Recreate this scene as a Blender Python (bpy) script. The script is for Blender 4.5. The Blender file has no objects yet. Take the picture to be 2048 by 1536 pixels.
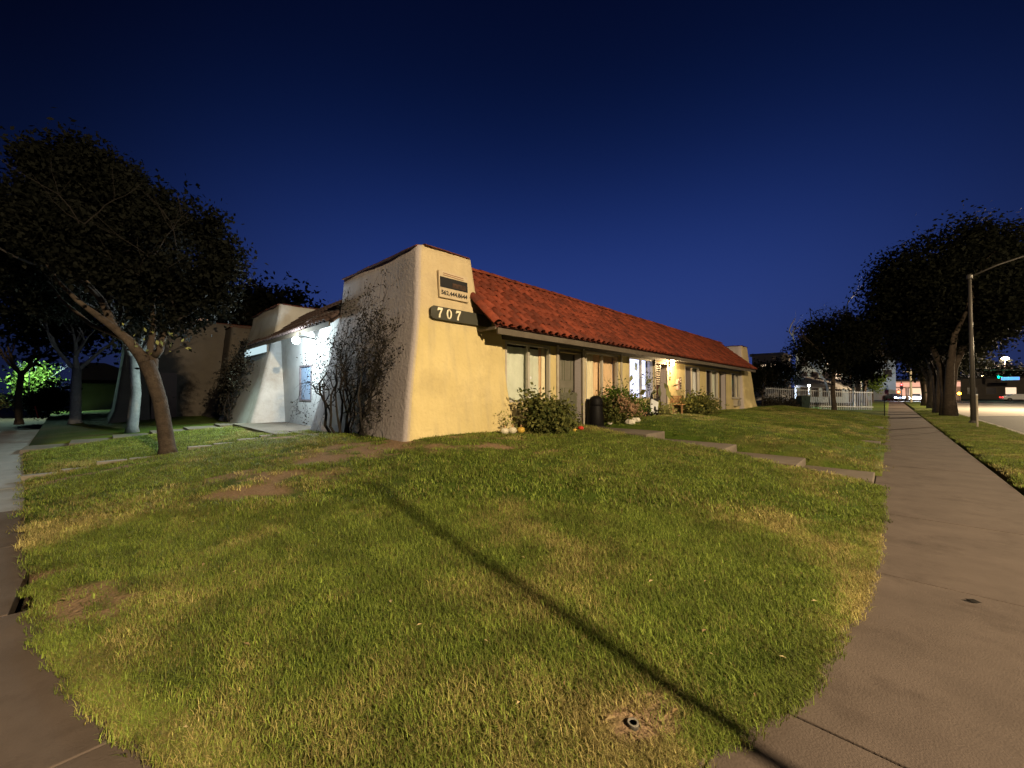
import bpy, math, random
import numpy as np
from mathutils import Vector, Matrix
random.seed(7); RNG = np.random.default_rng(7)
SC = bpy.context.scene; COL = SC.collection
R = math.radians
CAMH = 1.6; YAW = 43.9; FPX = 785.0

# ------------------------------------------------------------------ camera
cam = bpy.data.cameras.new('camera'); camo = bpy.data.objects.new('camera', cam); COL.objects.link(camo)
camo.location = (0, 0, CAMH); camo.rotation_euler = (R(90 + 1.24), 0, R(YAW))
cam.sensor_width = 36; cam.lens = FPX / 2048 * 36; cam.clip_start = 0.05; cam.clip_end = 3000
SC.camera = camo

# ------------------------------------------------------------------ world: dusk sky, glow low in the sky beyond the roof
w = bpy.data.worlds.new("World"); SC.world = w; w.use_nodes = True
nt = w.node_tree; nt.nodes.clear()
def N(t, **k):
    n = nt.nodes.new(t)
    for a, b in k.items(): setattr(n, a, b)
    return n
out = N('ShaderNodeOutputWorld'); bg = N('ShaderNodeBackground'); tc = N('ShaderNodeTexCoord')
nrm_ = N('ShaderNodeVectorMath', operation='NORMALIZE'); sep = N('ShaderNodeSeparateXYZ')
nt.links.new(tc.outputs['Generated'], nrm_.inputs[0]); nt.links.new(nrm_.outputs[0], sep.inputs[0])
ramp = N('ShaderNodeValToRGB'); cr = ramp.color_ramp; cr.interpolation = 'B_SPLINE'   # by height over the horizon
cr.elements[0].position = 0.0; cr.elements[0].color = (.034, .050, .165, 1)
cr.elements[1].position = 1.0; cr.elements[1].color = (.0006, .0014, .010, 1)
for p, c in ((.10, (.028, .050, .195, 1)), (.22, (.022, .046, .205, 1)), (.36, (.011, .028, .145, 1)), (.50, (.0040, .0118, .068, 1)), (.64, (.0014, .0046, .028, 1)), (.8, (.0006, .0018, .012, 1))):
    e = cr.elements.new(p); e.color = c
nt.links.new(sep.outputs[2], ramp.inputs[0])
# the last glow stands over one part of the horizon and fades to both sides
fl = N('ShaderNodeCombineXYZ'); nt.links.new(sep.outputs[0], fl.inputs[0]); nt.links.new(sep.outputs[1], fl.inputs[1])
fn = N('ShaderNodeVectorMath', operation='NORMALIZE'); nt.links.new(fl.outputs[0], fn.inputs[0])
dot = N('ShaderNodeVectorMath', operation='DOT_PRODUCT'); dot.inputs[1].default_value = Vector((-0.60, 0.80, 0)).normalized(); nt.links.new(fn.outputs[0], dot.inputs[0])
mr = N('ShaderNodeMapRange'); mr.interpolation_type = 'SMOOTHSTEP'; mr.inputs[1].default_value = .45; mr.inputs[2].default_value = 1.0; mr.inputs[3].default_value = .18; mr.inputs[4].default_value = 1.0
nt.links.new(dot.outputs['Value'], mr.inputs[0])
mul = N('ShaderNodeVectorMath', operation='SCALE'); nt.links.new(ramp.outputs[0], mul.inputs[0]); nt.links.new(mr.outputs[0], mul.inputs['Scale'])
nt.links.new(mul.outputs[0], bg.inputs[0]); bg.inputs[1].default_value = 1.0; nt.links.new(bg.outputs[0], out.inputs[0])
SC.view_settings.view_transform = 'Standard'; SC.view_settings.look = 'None'
SC.view_settings.exposure = 0; SC.view_settings.gamma = 1; SC.view_settings.use_curve_mapping = False
try:
    SC.cycles.max_bounces = 6; SC.cycles.transparent_max_bounces = 12; SC.cycles.use_denoising = True
    SC.cycles.sample_clamp_indirect = 3; SC.cycles.caustics_reflective = False; SC.cycles.caustics_refractive = False
except Exception: pass

# ------------------------------------------------------------------ helpers
cs, sn = math.cos(R(YAW)), math.sin(R(YAW))
def W(px, py, D):
    """the point of the place that the photograph shows at this pixel, D metres deep"""
    t = (px - 1024) / FPX
    return Vector((D * (-sn + cs * t), D * (cs + sn * t), CAMH + (785 - py) / FPX * D))

def tag(o, label=None, cat=None, group=None, kind=None):
    if label: o['label'] = label
    if cat: o['category'] = cat
    if group: o['group'] = group
    if kind: o['kind'] = kind
    return o
def empty(name, loc=(0, 0, 0), rz=0, label=None, cat=None, group=None):
    o = bpy.data.objects.new(name, None); COL.objects.link(o)
    o.location = loc; o.rotation_euler = (0, 0, rz); o.empty_display_size = 0.1
    return tag(o, label, cat, group)
class MB:
    def __init__(s): s.v = []; s.f = []; s.uv = None
    def add(s, vs, fs):
        b = len(s.v); s.v += [tuple(p) for p in vs]; s.f += [tuple(i + b for i in q) for q in fs]; return s
    def box(s, x0, x1, y0, y1, z0, z1, M=None):
        vs = [Vector((x, y, z)) for z in (z0, z1) for y in (y0, y1) for x in (x0, x1)]
        if M is not None: vs = [M @ p for p in vs]
        return s.add(vs, [(0, 2, 3, 1), (4, 5, 7, 6), (0, 1, 5, 4), (2, 6, 7, 3), (0, 4, 6, 2), (1, 3, 7, 5)])
    def tube(s, pts, rad, n=8, cap=True):
        pts = [Vector(p) for p in pts]; L = len(pts)
        if not hasattr(rad, '__len__'): rad = [rad] * L
        ref = Vector((0.31, 0.17, 0.93)); vs = []; fs = []; u = None
        for i, p in enumerate(pts):
            d = (pts[min(i + 1, L - 1)] - pts[max(i - 1, 0)])
            d = d.normalized() if d.length > 1e-9 else Vector((0, 0, 1))
            if u is None: u = d.cross(ref) if abs(d.dot(ref)) < .98 else d.cross(Vector((1, 0, 0)))
            u = (u - d * u.dot(d)); u.normalize(); v = d.cross(u)
            for k in range(n):
                a = 2 * math.pi * k / n; vs.append(p + (u * math.cos(a) + v * math.sin(a)) * rad[i])
        for i in range(L - 1):
            for k in range(n):
                a = i * n + k; b = i * n + (k + 1) % n; fs.append((a, b, b + n, a + n))
        if cap: fs.append(tuple(reversed(range(n)))); fs.append(tuple(range((L - 1) * n, L * n)))
        return s.add(vs, fs)
    def lathe(s, c, prof, n=16):
        c = Vector(c); vs = []; fs = []
        for r, z in prof:
            for k in range(n):
                a = 2 * math.pi * k / n; vs.append(c + Vector((r * math.cos(a), r * math.sin(a), z)))
        for i in range(len(prof) - 1):
            for k in range(n):
                a = i * n + k; b = i * n + (k + 1) % n; fs.append((a, b, b + n, a + n))
        fs.append(tuple(reversed(range(n)))); fs.append(tuple(range((len(prof) - 1) * n, len(prof) * n)))
        return s.add(vs, fs)
    def prism(s, poly, d, M):
        """poly (a,b) in local x,z; thickness d along local y"""
        n = len(poly); vs = [M @ Vector((a, 0, b)) for a, b in poly] + [M @ Vector((a, d, b)) for a, b in poly]
        fs = [tuple(range(n)), tuple(reversed(range(n, 2 * n)))] + [(i, i + n, (i + 1) % n + n, (i + 1) % n) for i in range(n)]
        return s.add(vs, fs)
    def ball(s, c, r, n=12, sq=(1, 1, 1)):
        c = Vector(c); m = n // 2; prof = []
        vs = []; fs = []
        for i in range(1, m):
            a = math.pi * i / m
            for k in range(n):
                b = 2 * math.pi * k / n
                vs.append(c + Vector((r * sq[0] * math.sin(a) * math.cos(b), r * sq[1] * math.sin(a) * math.sin(b), r * sq[2] * math.cos(a))))
        for i in range(m - 2):
            for k in range(n):
                a = i * n + k; b = i * n + (k + 1) % n; fs.append((a, a + n, b + n, b))
        fs.append(tuple(range(n))); fs.append(tuple(reversed(range((m - 2) * n, (m - 1) * n))))
        return s.add(vs, fs)
    def mesh(s, name, m, smooth=False, bevel=0):
        me = bpy.data.meshes.new(name); me.from_pydata(s.v, [], s.f); me.materials.append(m)
        if smooth: me.polygons.foreach_set('use_smooth', [True] * len(me.polygons))
        me.update(); return me
    def build(s, name, m, parent=None, smooth=False, bevel=0, label=None, cat=None, group=None, kind=None):
        o = bpy.data.objects.new(name, s.mesh(name, m, smooth)); COL.objects.link(o)
        if parent is not None: o.parent = parent
        if bevel:
            b = o.modifiers.new('soft', 'BEVEL'); b.width = bevel; b.segments = 2; b.limit_method = 'ANGLE'
        return tag(o, label, cat, group, kind)
def link(name, me, parent=None, loc=(0, 0, 0), rot=None):
    o = bpy.data.objects.new(name, me); COL.objects.link(o); o.location = loc
    if parent is not None: o.parent = parent
    if rot is not None: o.rotation_euler = rot
    return o

# ------------------------------------------------------------------ materials
def mat(name, c1, c2=None, rough=0.85, nscale=4.0, bump=0.0, bscale=30.0, metal=0.0, spec=0.3, c3=None, n3=0.7, detail=6, emis=None, estr=0, trans=0):
    m = bpy.data.materials.new(name); m.use_nodes = True; t = m.node_tree; b = t.nodes['Principled BSDF']
    b.inputs['Roughness'].default_value = rough; b.inputs['Metallic'].default_value = metal
    b.inputs['Specular IOR Level'].default_value = spec
    g = t.nodes.new('ShaderNodeNewGeometry')
    if c2 is None: b.inputs['Base Color'].default_value = (*c1, 1)
    else:
        n = t.nodes.new('ShaderNodeTexNoise'); n.inputs['Scale'].default_value = nscale; n.inputs['Detail'].default_value = detail; n.inputs['Roughness'].default_value = .65
        t.links.new(g.outputs['Position'], n.inputs['Vector'])
        r = t.nodes.new('ShaderNodeMapRange'); r.inputs[1].default_value = .32; r.inputs[2].default_value = .68
        t.links.new(n.outputs['Fac'], r.inputs[0])
        x = t.nodes.new('ShaderNodeMix'); x.data_type = 'RGBA'; x.inputs[6].default_value = (*c1, 1); x.inputs[7].default_value = (*c2, 1)
        t.links.new(r.outputs[0], x.inputs[0]); last = x.outputs[2]
        if c3 is not None:
            n2 = t.nodes.new('ShaderNodeTexNoise'); n2.inputs['Scale'].default_value = n3; n2.inputs['Detail'].default_value = 9; n2.inputs['Roughness'].default_value = .7
            t.links.new(g.outputs['Position'], n2.inputs['Vector'])
            r2 = t.nodes.new('ShaderNodeMapRange'); r2.inputs[1].default_value = .52; r2.inputs[2].default_value = .72
            t.links.new(n2.outputs['Fac'], r2.inputs[0])
            y = t.nodes.new('ShaderNodeMix'); y.data_type = 'RGBA'; y.inputs[7].default_value = (*c3, 1)
            t.links.new(r2.outputs[0], y.inputs[0]); t.links.new(last, y.inputs[6]); last = y.outputs[2]
        t.links.new(last, b.inputs['Base Color'])
    if bump:
        n = t.nodes.new('ShaderNodeTexNoise'); n.inputs['Scale'].default_value = bscale; n.inputs['Detail'].default_value = 5
        t.links.new(g.outputs['Position'], n.inputs['Vector'])
        u = t.nodes.new('ShaderNodeBump'); u.inputs['Strength'].default_value = bump; u.inputs['Distance'].default_value = .02
        t.links.new(n.outputs['Fac'], u.inputs['Height']); t.links.new(u.outputs[0], b.inputs['Normal'])
    if emis is not None: b.inputs['Emission Color'].default_value = (*emis, 1); b.inputs['Emission Strength'].default_value = estr
    if trans: b.inputs['Transmission Weight'].default_value = trans
    return m
def leafmat(name, c1, c2, transl=0.25):
    m = bpy.data.materials.new(name); m.use_nodes = True; t = m.node_tree; t.nodes.clear()
    o = t.nodes.new('ShaderNodeOutputMaterial'); d = t.nodes.new('ShaderNodeBsdfPrincipled'); tr = t.nodes.new('ShaderNodeBsdfTranslucent'); mx = t.nodes.new('ShaderNodeMixShader')
    g = t.nodes.new('ShaderNodeNewGeometry'); x = t.nodes.new('ShaderNodeMix'); x.data_type = 'RGBA'
    x.inputs[6].default_value = (*c1, 1); x.inputs[7].default_value = (*c2, 1)
    t.links.new(g.outputs['Random Per Island'], x.inputs[0]); t.links.new(x.outputs[2], d.inputs['Base Color']); t.links.new(x.outputs[2], tr.inputs['Color'])
    d.inputs['Roughness'].default_value = .75; d.inputs['Specular IOR Level'].default_value = .06
    mx.inputs[0].default_value = transl; t.links.new(d.outputs[0], mx.inputs[1]); t.links.new(tr.outputs[0], mx.inputs[2]); t.links.new(mx.outputs[0], o.inputs[0])
    return m
def emit(name, c, s):
    m = bpy.data.materials.new(name); m.use_nodes = True; t = m.node_tree; t.nodes.clear()
    o = t.nodes.new('ShaderNodeOutputMaterial'); e = t.nodes.new('ShaderNodeEmission'); e.inputs[0].default_value = (*c, 1); e.inputs[1].default_value = s
    t.links.new(e.outputs[0], o.inputs[0]); return m
def glassmat(name, tint=(0.96, 0.98, 0.98), mixf=0.05):
    m = bpy.data.materials.new(name); m.use_nodes = True; t = m.node_tree; t.nodes.clear()
    o = t.nodes.new('ShaderNodeOutputMaterial'); a = t.nodes.new('ShaderNodeBsdfTransparent'); g = t.nodes.new('ShaderNodeBsdfGlossy'); mx = t.nodes.new('ShaderNodeMixShader')
    a.inputs[0].default_value = (*tint, 1); g.inputs['Roughness'].default_value = .04; mx.inputs[0].default_value = mixf
    t.links.new(a.outputs[0], mx.inputs[1]); t.links.new(g.outputs[0], mx.inputs[2]); t.links.new(mx.outputs[0], o.inputs[0]); return m
def stucco():
    m = mat('stucco', (.60, .53, .36), (.52, .45, .29), rough=.95, nscale=1.3, bump=.7, bscale=16, spec=.1, c3=(.43, .37, .26), n3=.9)
    t = m.node_tree; b = t.nodes['Principled BSDF']; g = [n for n in t.nodes if n.type == 'NEW_GEOMETRY'][0]
    # the lower walls are yellower than the upper ones; rain streaks run down
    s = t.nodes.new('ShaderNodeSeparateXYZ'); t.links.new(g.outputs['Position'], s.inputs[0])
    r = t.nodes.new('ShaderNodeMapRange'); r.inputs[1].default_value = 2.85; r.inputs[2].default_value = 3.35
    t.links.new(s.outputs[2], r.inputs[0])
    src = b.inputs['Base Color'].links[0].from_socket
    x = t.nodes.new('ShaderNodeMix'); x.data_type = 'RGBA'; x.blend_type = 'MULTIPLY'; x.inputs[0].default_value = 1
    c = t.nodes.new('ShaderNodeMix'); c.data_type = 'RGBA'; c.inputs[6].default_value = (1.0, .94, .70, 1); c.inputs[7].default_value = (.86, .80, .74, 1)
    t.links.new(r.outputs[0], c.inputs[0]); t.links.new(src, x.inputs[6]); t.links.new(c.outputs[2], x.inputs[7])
    mp = t.nodes.new('ShaderNodeMapping'); mp.inputs['Scale'].default_value = (3.2, 3.2, .35)
    n = t.nodes.new('ShaderNodeTexNoise'); n.inputs['Scale'].default_value = 1.6; n.inputs['Detail'].default_value = 8
    t.links.new(g.outputs['Position'], mp.inputs[0]); t.links.new(mp.outputs[0], n.inputs['Vector'])
    r3 = t.nodes.new('ShaderNodeMapRange'); r3.inputs[1].default_value = .5; r3.inputs[2].default_value = .8; r3.inputs[3].default_value = 0; r3.inputs[4].default_value = .45
    t.links.new(n.outputs['Fac'], r3.inputs[0])
    y = t.nodes.new('ShaderNodeMix'); y.data_type = 'RGBA'; y.inputs[7].default_value = (.34, .29, .20, 1)
    t.links.new(r3.outputs[0], y.inputs[0]); t.links.new(x.outputs[2], y.inputs[6])
    # -Y faces: their weak, cool light is painted in as a greyer base colour
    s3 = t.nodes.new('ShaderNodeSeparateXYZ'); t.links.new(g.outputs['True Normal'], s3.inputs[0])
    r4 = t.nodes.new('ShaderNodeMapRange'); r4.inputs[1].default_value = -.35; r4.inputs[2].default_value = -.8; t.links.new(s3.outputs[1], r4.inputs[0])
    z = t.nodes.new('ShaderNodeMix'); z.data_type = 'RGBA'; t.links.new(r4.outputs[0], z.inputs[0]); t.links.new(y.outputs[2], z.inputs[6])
    dim_side = t.nodes.new('ShaderNodeMix'); dim_side.data_type = 'RGBA'; dim_side.inputs[6].default_value = (.50, .455, .46, 1); dim_side.inputs[7].default_value = (.33, .295, .30, 1); t.links.new(n.outputs['Fac'], dim_side.inputs[0])
    t.links.new(dim_side.outputs[2], z.inputs[7]); t.links.new(z.outputs[2], b.inputs['Base Color'])
    return m
M = {}
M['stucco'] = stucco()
M['stucco_white'] = mat('stucco_white', (.46, .46, .45), (.38, .38, .38), rough=.95, nscale=1.5, bump=.35, bscale=20, spec=.1, c3=(.30, .28, .25), n3=.8)
M['tile'] = mat('tile', (.185, .037, .016), (.12, .024, .011), rough=.8, nscale=3.5, bump=.25, bscale=40, c3=(.05, .013, .009), n3=1.4)
_t = M['tile'].node_tree; _b = _t.nodes['Principled BSDF']; _s = _b.inputs['Base Color'].links[0].from_socket; _g = [n for n in _t.nodes if n.type == 'NEW_GEOMETRY'][0]; _o = _t.nodes.new('ShaderNodeObjectInfo'); _a = _t.nodes.new('ShaderNodeMath'); _a.operation = 'ADD'; _f = _t.nodes.new('ShaderNodeMath'); _f.operation = 'FRACT'
_t.links.new(_g.outputs['Random Per Island'], _a.inputs[0]); _t.links.new(_o.outputs['Random'], _a.inputs[1]); _t.links.new(_a.outputs[0], _f.inputs[0])
_m = _t.nodes.new('ShaderNodeMapRange'); _m.inputs[3].default_value = .62; _m.inputs[4].default_value = 1.4; _t.links.new(_f.outputs[0], _m.inputs[0])
_v = _t.nodes.new('ShaderNodeVectorMath'); _v.operation = 'SCALE'; _t.links.new(_s, _v.inputs[0]); _t.links.new(_m.outputs[0], _v.inputs['Scale']); _t.links.new(_v.outputs[0], _b.inputs['Base Color'])
M['tile_dark'] = mat('tile_dark', (.12, .035, .022), (.06, .022, .016), rough=.85, nscale=5, bump=.3, bscale=40)
M['tile_court'] = mat('tile_court', (.10, .068, .062), (.065, .045, .042), rough=.9, nscale=5, bump=.3, bscale=40)
M['trim'] = mat('trim', (.12, .10, .075), (.09, .072, .054), rough=.7, nscale=6, bump=.15, bscale=60)
M['trim_pale'] = mat('trim_pale', (.42, .38, .30), (.33, .29, .22), rough=.7, nscale=5, bump=.1)
M['frame'] = mat('frame', (.40, .37, .31), rough=.5)
M['door'] = mat('door', (.17, .16, .125), (.14, .13, .10), rough=.55, nscale=5)
M['door_red'] = mat('door_red', (.06, .018, .012), (.04, .012, .008), rough=.5, nscale=5)
M['slat'] = mat('slat', (.13, .13, .09), rough=.6)
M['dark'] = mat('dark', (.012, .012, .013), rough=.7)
M['black'] = mat('black', (.005, .0045, .0045), rough=.6, spec=.15)
M['board'] = mat('board', (.055, .055, .040), (.045, .043, .032), rough=.6, nscale=6)
M['cream'] = mat('cream', (.75, .68, .50), rough=.6)
M['curtain_green'] = mat('curtain_green', (.68, .70, .58), (.56, .58, .47), rough=.9, nscale=2)
M['curtain_orange'] = mat('curtain_orange', (.80, .56, .34), (.70, .46, .26), rough=.9, nscale=2)
M['curtain_cream'] = mat('curtain_cream', (.82, .74, .52), (.72, .62, .42), rough=.9, nscale=2)
M['curtain_white'] = mat('curtain_white', (.75, .74, .72), (.6, .6, .6), rough=.9, nscale=2)
M['glass'] = glassmat('glass')
M['glass_dark'] = mat('glass_dark', (.03, .026, .03), rough=.12, spec=.5)
M['screen'] = mat('screen', (.14, .12, .13), rough=.6)
M['pane_blue'] = mat('pane_blue', (.22, .30, .42), (.18, .25, .36), rough=.25, nscale=4)
M['concrete'] = mat('concrete', (.125, .098, .084), (.090, .070, .060), rough=.9, nscale=1.8, bump=.25, bscale=90, spec=.2, c3=(.060, .045, .038), n3=1.3)
M['concrete_pale'] = mat('concrete_pale', (.30, .30, .31), (.23, .23, .24), rough=.9, nscale=2, bump=.2, bscale=80)
M['path'] = mat('path', (.17, .14, .11), (.12, .10, .08), rough=.9, nscale=2.5, bump=.2, bscale=80, c3=(.15, .125, .10), n3=1.5)
M['asphalt'] = mat('asphalt', (.055, .053, .05), (.04, .039, .038), rough=.8, nscale=2, bump=.2, bscale=120)
M['kerb'] = mat('kerb', (.27, .25, .21), (.2, .18, .15), rough=.9, nscale=3, bump=.1)
M['paint'] = mat('paint', (.6, .6, .56), (.45, .44, .4), rough=.7, nscale=8)
M['soil'] = mat('soil', (.075, .052, .03), (.05, .034, .02), rough=1, nscale=5, bump=.5, bscale=25)
M['bark'] = mat('bark', (.066, .049, .037), (.034, .026, .020), rough=.95, nscale=9, bump=.8, bscale=24, c3=(.105, .083, .064), n3=2.2)
M['bark_pale'] = mat('bark_pale', (.26, .26, .27), (.17, .17, .18), rough=.95, nscale=8, bump=.6, bscale=20)
M['bark_bare'] = mat('bark_bare', (.42, .42, .42), (.3, .3, .3), rough=.9, nscale=9)
M['vine_wood'] = mat('vine_wood', (.022, .018, .015), (.012, .010, .009), rough=.9, nscale=9)
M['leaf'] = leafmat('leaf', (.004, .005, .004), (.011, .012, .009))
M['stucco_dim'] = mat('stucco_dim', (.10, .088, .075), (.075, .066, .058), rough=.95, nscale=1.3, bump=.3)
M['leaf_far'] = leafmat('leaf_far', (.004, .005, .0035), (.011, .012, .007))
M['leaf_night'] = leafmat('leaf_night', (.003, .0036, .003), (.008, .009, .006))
M['leaf_bush'] = leafmat('leaf_bush', (.035, .05, .014), (.17, .17, .05))
M['leaf_bright'] = leafmat('leaf_bright', (.05, .09, .015), (.12, .17, .03))
M['leaf_yellow'] = leafmat('leaf_yellow', (.20, .20, .06), (.32, .32, .12))
M['leaf_vine'] = leafmat('leaf_vine', (.015, .014, .012), (.05, .045, .035))
M['petal'] = leafmat('petal', (.30, .17, .09), (.44, .30, .20))
M['metal'] = mat('metal', (.085, .078, .07), (.06, .055, .05), rough=.5, metal=.2, nscale=4)
M['white_metal'] = mat('white_metal', (.7, .72, .75), rough=.5)
M['wood'] = mat('wood', (.40, .24, .11), (.30, .17, .08), rough=.7, nscale=10)
M['pumpkin_white'] = mat('pumpkin_white', (.62, .58, .45), (.5, .45, .33), rough=.5, nscale=8)
M['pumpkin_yellow'] = mat('pumpkin_yellow', (.55, .38, .07), (.45, .28, .05), rough=.45, nscale=8)
M['red'] = mat('red', (.45, .03, .015), rough=.5)
M['stone'] = mat('stone', (.66, .62, .52), (.5, .46, .38), rough=.9, nscale=9, bump=.4)
M['mat'] = mat('mat', (.02, .018, .016), (.035, .03, .025), rough=1, nscale=20, bump=.5, bscale=90)
M['bin'] = mat('bin', (.02, .035, .03), rough=.5)
M['far_wall'] = mat('far_wall', (.30, .36, .44), (.24, .30, .36), rough=.9, nscale=1)
M['far_wall2'] = mat('far_wall2', (.30, .28, .27), (.24, .22, .21), rough=.9, nscale=1)
M['pink_wall'] = mat('pink_wall', (.50, .34, .28), (.42, .28, .23), rough=.9, nscale=2)
M['car_white'] = mat('car_white', (.6, .6, .6), rough=.25, spec=.5)
M['car_red'] = mat('car_red', (.35, .02, .02), rough=.25, spec=.5)
M['car_dark'] = mat('car_dark', (.03, .035, .05), rough=.25, spec=.5)
M['rubber'] = mat('rubber', (.015, .015, .015), rough=.8)
M['E_cool'] = emit('E_cool', (.80, .94, 1.0), 60)
M['E_warm'] = emit('E_warm', (1, .72, .38), 40)
M['E_sodium'] = emit('E_sodium', (1, .66, .32), 30)
M['E_panel'] = emit('E_panel', (.58, .78, .84), 1.0)
M['E_blind'] = emit('E_blind', (.70, .72, 1.0), 2.4)
M['E_window'] = emit('E_window', (1, .72, .48), 1.2)
M['E_window_cool'] = emit('E_window_cool', (.75, .85, 1), .8)
M['E_head'] = emit('E_head', (.86, .88, 1), 25)
M['E_tail'] = emit('E_tail', (1, .03, .02), 6)
M['E_red'] = emit('E_red', (1, .02, .02), 50)
M['E_green'] = emit('E_green', (.0, 1, .42), 40)
M['E_amber'] = emit('E_amber', (1, .42, .02), 30)
M['E_bluesign'] = emit('E_bluesign', (.10, .34, 1), 1.8)
M['E_shop'] = emit('E_shop', (1, .50, .34), 1.0)

# ------------------------------------------------------------------ lamps' light
def light(name, loc, power, col, r=.08, parent=None, kind='POINT', spot=None):
    l = bpy.data.lights.new(name, kind); l.energy = power; l.color = col; l.shadow_soft_size = r
    o = bpy.data.objects.new(name, l); COL.objects.link(o)
    if spot: l.spot_size = R(spot[0]); l.spot_blend = spot[1]
    if parent is not None:
        o.parent = parent; o.location = Vector(loc) - parent.location
    else: o.location = loc
    return o

# ------------------------------------------------------------------ terrain
EX = [-60, -16, -11.4, -6.4, -4.04, -2.95, -2.27, -1.75, -1.2, -.85, -.61, -.36, -.2, -.13]
EY = [-3.4, -1.42, -.98, -.54, -.25, .0, .24, .42, .92, 1.4, 1.85, 2.6, 4.0, 5.6]
def yE(x): return np.interp(x, EX, EY)
def H(x, y):
    x = np.asarray(x, float); y = np.asarray(y, float)
    u = np.clip((-.13 - x) / 6.2, 0, 1) ** .85
    v = np.clip((y - yE(x)) / 4.6, 0, 1) ** .8
    P = np.interp(x, [-60, -25, -16, -11, -8, 0], [.25, .40, .45, .56, .72, .72]) * np.interp(y, [4, 12, 30, 42, 60], [1, .96, .74, .35, .1])
    h = .025 + P * u * v
    for a, b in ((10.35, 15.9), (17.05, 23.0), (24.1, 34)):
        s = np.clip((y - a) / (b - a), 0, 1); h = h + .28 * np.sin(np.pi * s) ** .7 * np.clip((-.13 - x) / 1.2, 0, 1) * np.clip((x + 6.6) / 1.5, 0, 1)
    h = h + .02 * np.sin(x * 1.9 + 1) * np.sin(y * 1.6) * np.clip((-.3 - x) / 1.5, 0, 1) * np.clip((y - yE(x)) / 1.2, 0, 1)
    return h
# bare soil where the photograph shows it: (x, y, rx, ry, angle)
def dirtpts():
    L = []
    for px, py, D, rx, ry, a in ((760, 925, 6.9, .95, .30, 0), (660, 945, 6.3, .55, .20, .2), (545, 985, 5.7, .75, .24, 0), (500, 1020, 5.0, .35, .15, 0), (985, 905, 7.2, .62, .18, .5), (1090, 912, 7.0, .25, .10, .6),
                                (70, 1270, 2.8, .42, .22, 0), (130, 1230, 3.0, .3, .1, .3), (30, 1180, 3.4, .3, .12, .0), (1270, 1415, 1.86, .17, .12, .7), (600, 872, 9.4, .8, .25, .1), (800, 895, 7.4, 1.6, .10, .25), (300, 935, 7.5, 1.3, .14, .8)):
        p = W(px, py, D); L.append((p.x, p.y, rx * 1.15, ry * 1.25, R(YAW) + a))
    return L
DIRT = dirtpts()
def vnoise(x, y, s, seed=0):
    x = np.asarray(x) * s + seed * 17.3; y = np.asarray(y) * s + seed * 9.1
    xi = np.floor(x); yi = np.floor(y); fx = x - xi; fy = y - yi; fx = fx * fx * (3 - 2 * fx); fy = fy * fy * (3 - 2 * fy)
    h = lambda a, b: np.modf(np.abs(np.sin(a * 127.1 + b * 311.7 + seed) * 43758.5453))[0]
    return (h(xi, yi) * (1 - fx) + h(xi + 1, yi) * fx) * (1 - fy) + (h(xi, yi + 1) * (1 - fx) + h(xi + 1, yi + 1) * fx) * fy
def dirt(x, y):
    x = np.asarray(x, float); y = np.asarray(y, float); d = np.zeros_like(x)
    n = vnoise(x, y, 3.2, 1) * .5 + vnoise(x, y, 8.5, 2) * .3 + vnoise(x, y, 19, 6) * .2
    for cx, cy, rx, ry, a in DIRT:
        dx = x - cx; dy = y - cy; p = dx * math.cos(a) + dy * math.sin(a); q = -dx * math.sin(a) + dy * math.cos(a)
        d = np.maximum(d, 1.35 - np.sqrt((p / rx) ** 2 + (q / ry) ** 2) + (n - .5) * 2.6)
    return np.clip(d * 1.6, 0, 1)
def dry(x, y):
    """how straw-coloured the turf is"""
    x = np.asarray(x, float); y = np.asarray(y, float)
    n = vnoise(x, y, .9, 3) * .45 + vnoise(x, y, 2.3, 4) * .35 + vnoise(x, y, 6, 5) * .2
    e = np.clip(1 - (y - yE(x)) / .9, 0, 1) * .30 + np.clip(1 - (-.13 - x) / .6, 0, 1) * .22
    return np.clip((n - .50) * 2.6 + e + dirt(x, y) * .6, 0, 1)

def turfmat():
    m = bpy.data.materials.new('turf'); m.use_nodes = True; t = m.node_tree; b = t.nodes['Principled BSDF']; b.inputs['Roughness'].default_value = .95; b.inputs['Specular IOR Level'].default_value = .1
    g = t.nodes.new('ShaderNodeNewGeometry'); n = t.nodes.new('ShaderNodeTexNoise'); n.inputs['Scale'].default_value = 38; n.inputs['Detail'].default_value = 6
    t.links.new(g.outputs['Position'], n.inputs['Vector'])
    a = t.nodes.new('ShaderNodeAttribute'); a.attribute_name = 'dirt'; a2 = t.nodes.new('ShaderNodeAttribute'); a2.attribute_name = 'dry'
    def mix(f, A, B):
        x = t.nodes.new('ShaderNodeMix'); x.data_type = 'RGBA'
        for k, s in ((0, f), (6, A), (7, B)):
            if isinstance(s, tuple): x.inputs[k].default_value = (*s, 1)
            else: t.links.new(s, x.inputs[k])
        return x.outputs[2]
    gr = mix(n.outputs['Fac'], (.018, .040, .005), (.10, .15, .022)); st = mix(n.outputs['Fac'], (.055, .05, .015), (.21, .18, .06)); so = mix(n.outputs['Fac'], (.11, .075, .045), (.38, .26, .16))
    c = mix(a2.outputs['Fac'], gr, st); c = mix(a.outputs['Fac'], c, so); t.links.new(c, b.inputs['Base Color'])
    u = t.nodes.new('ShaderNodeBump'); u.inputs['Strength'].default_value = .9; u.inputs['Distance'].default_value = .03; t.links.new(n.outputs['Fac'], u.inputs['Height']); t.links.new(u.outputs[0], b.inputs['Normal'])
    return m
M['turf'] = turfmat()
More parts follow.
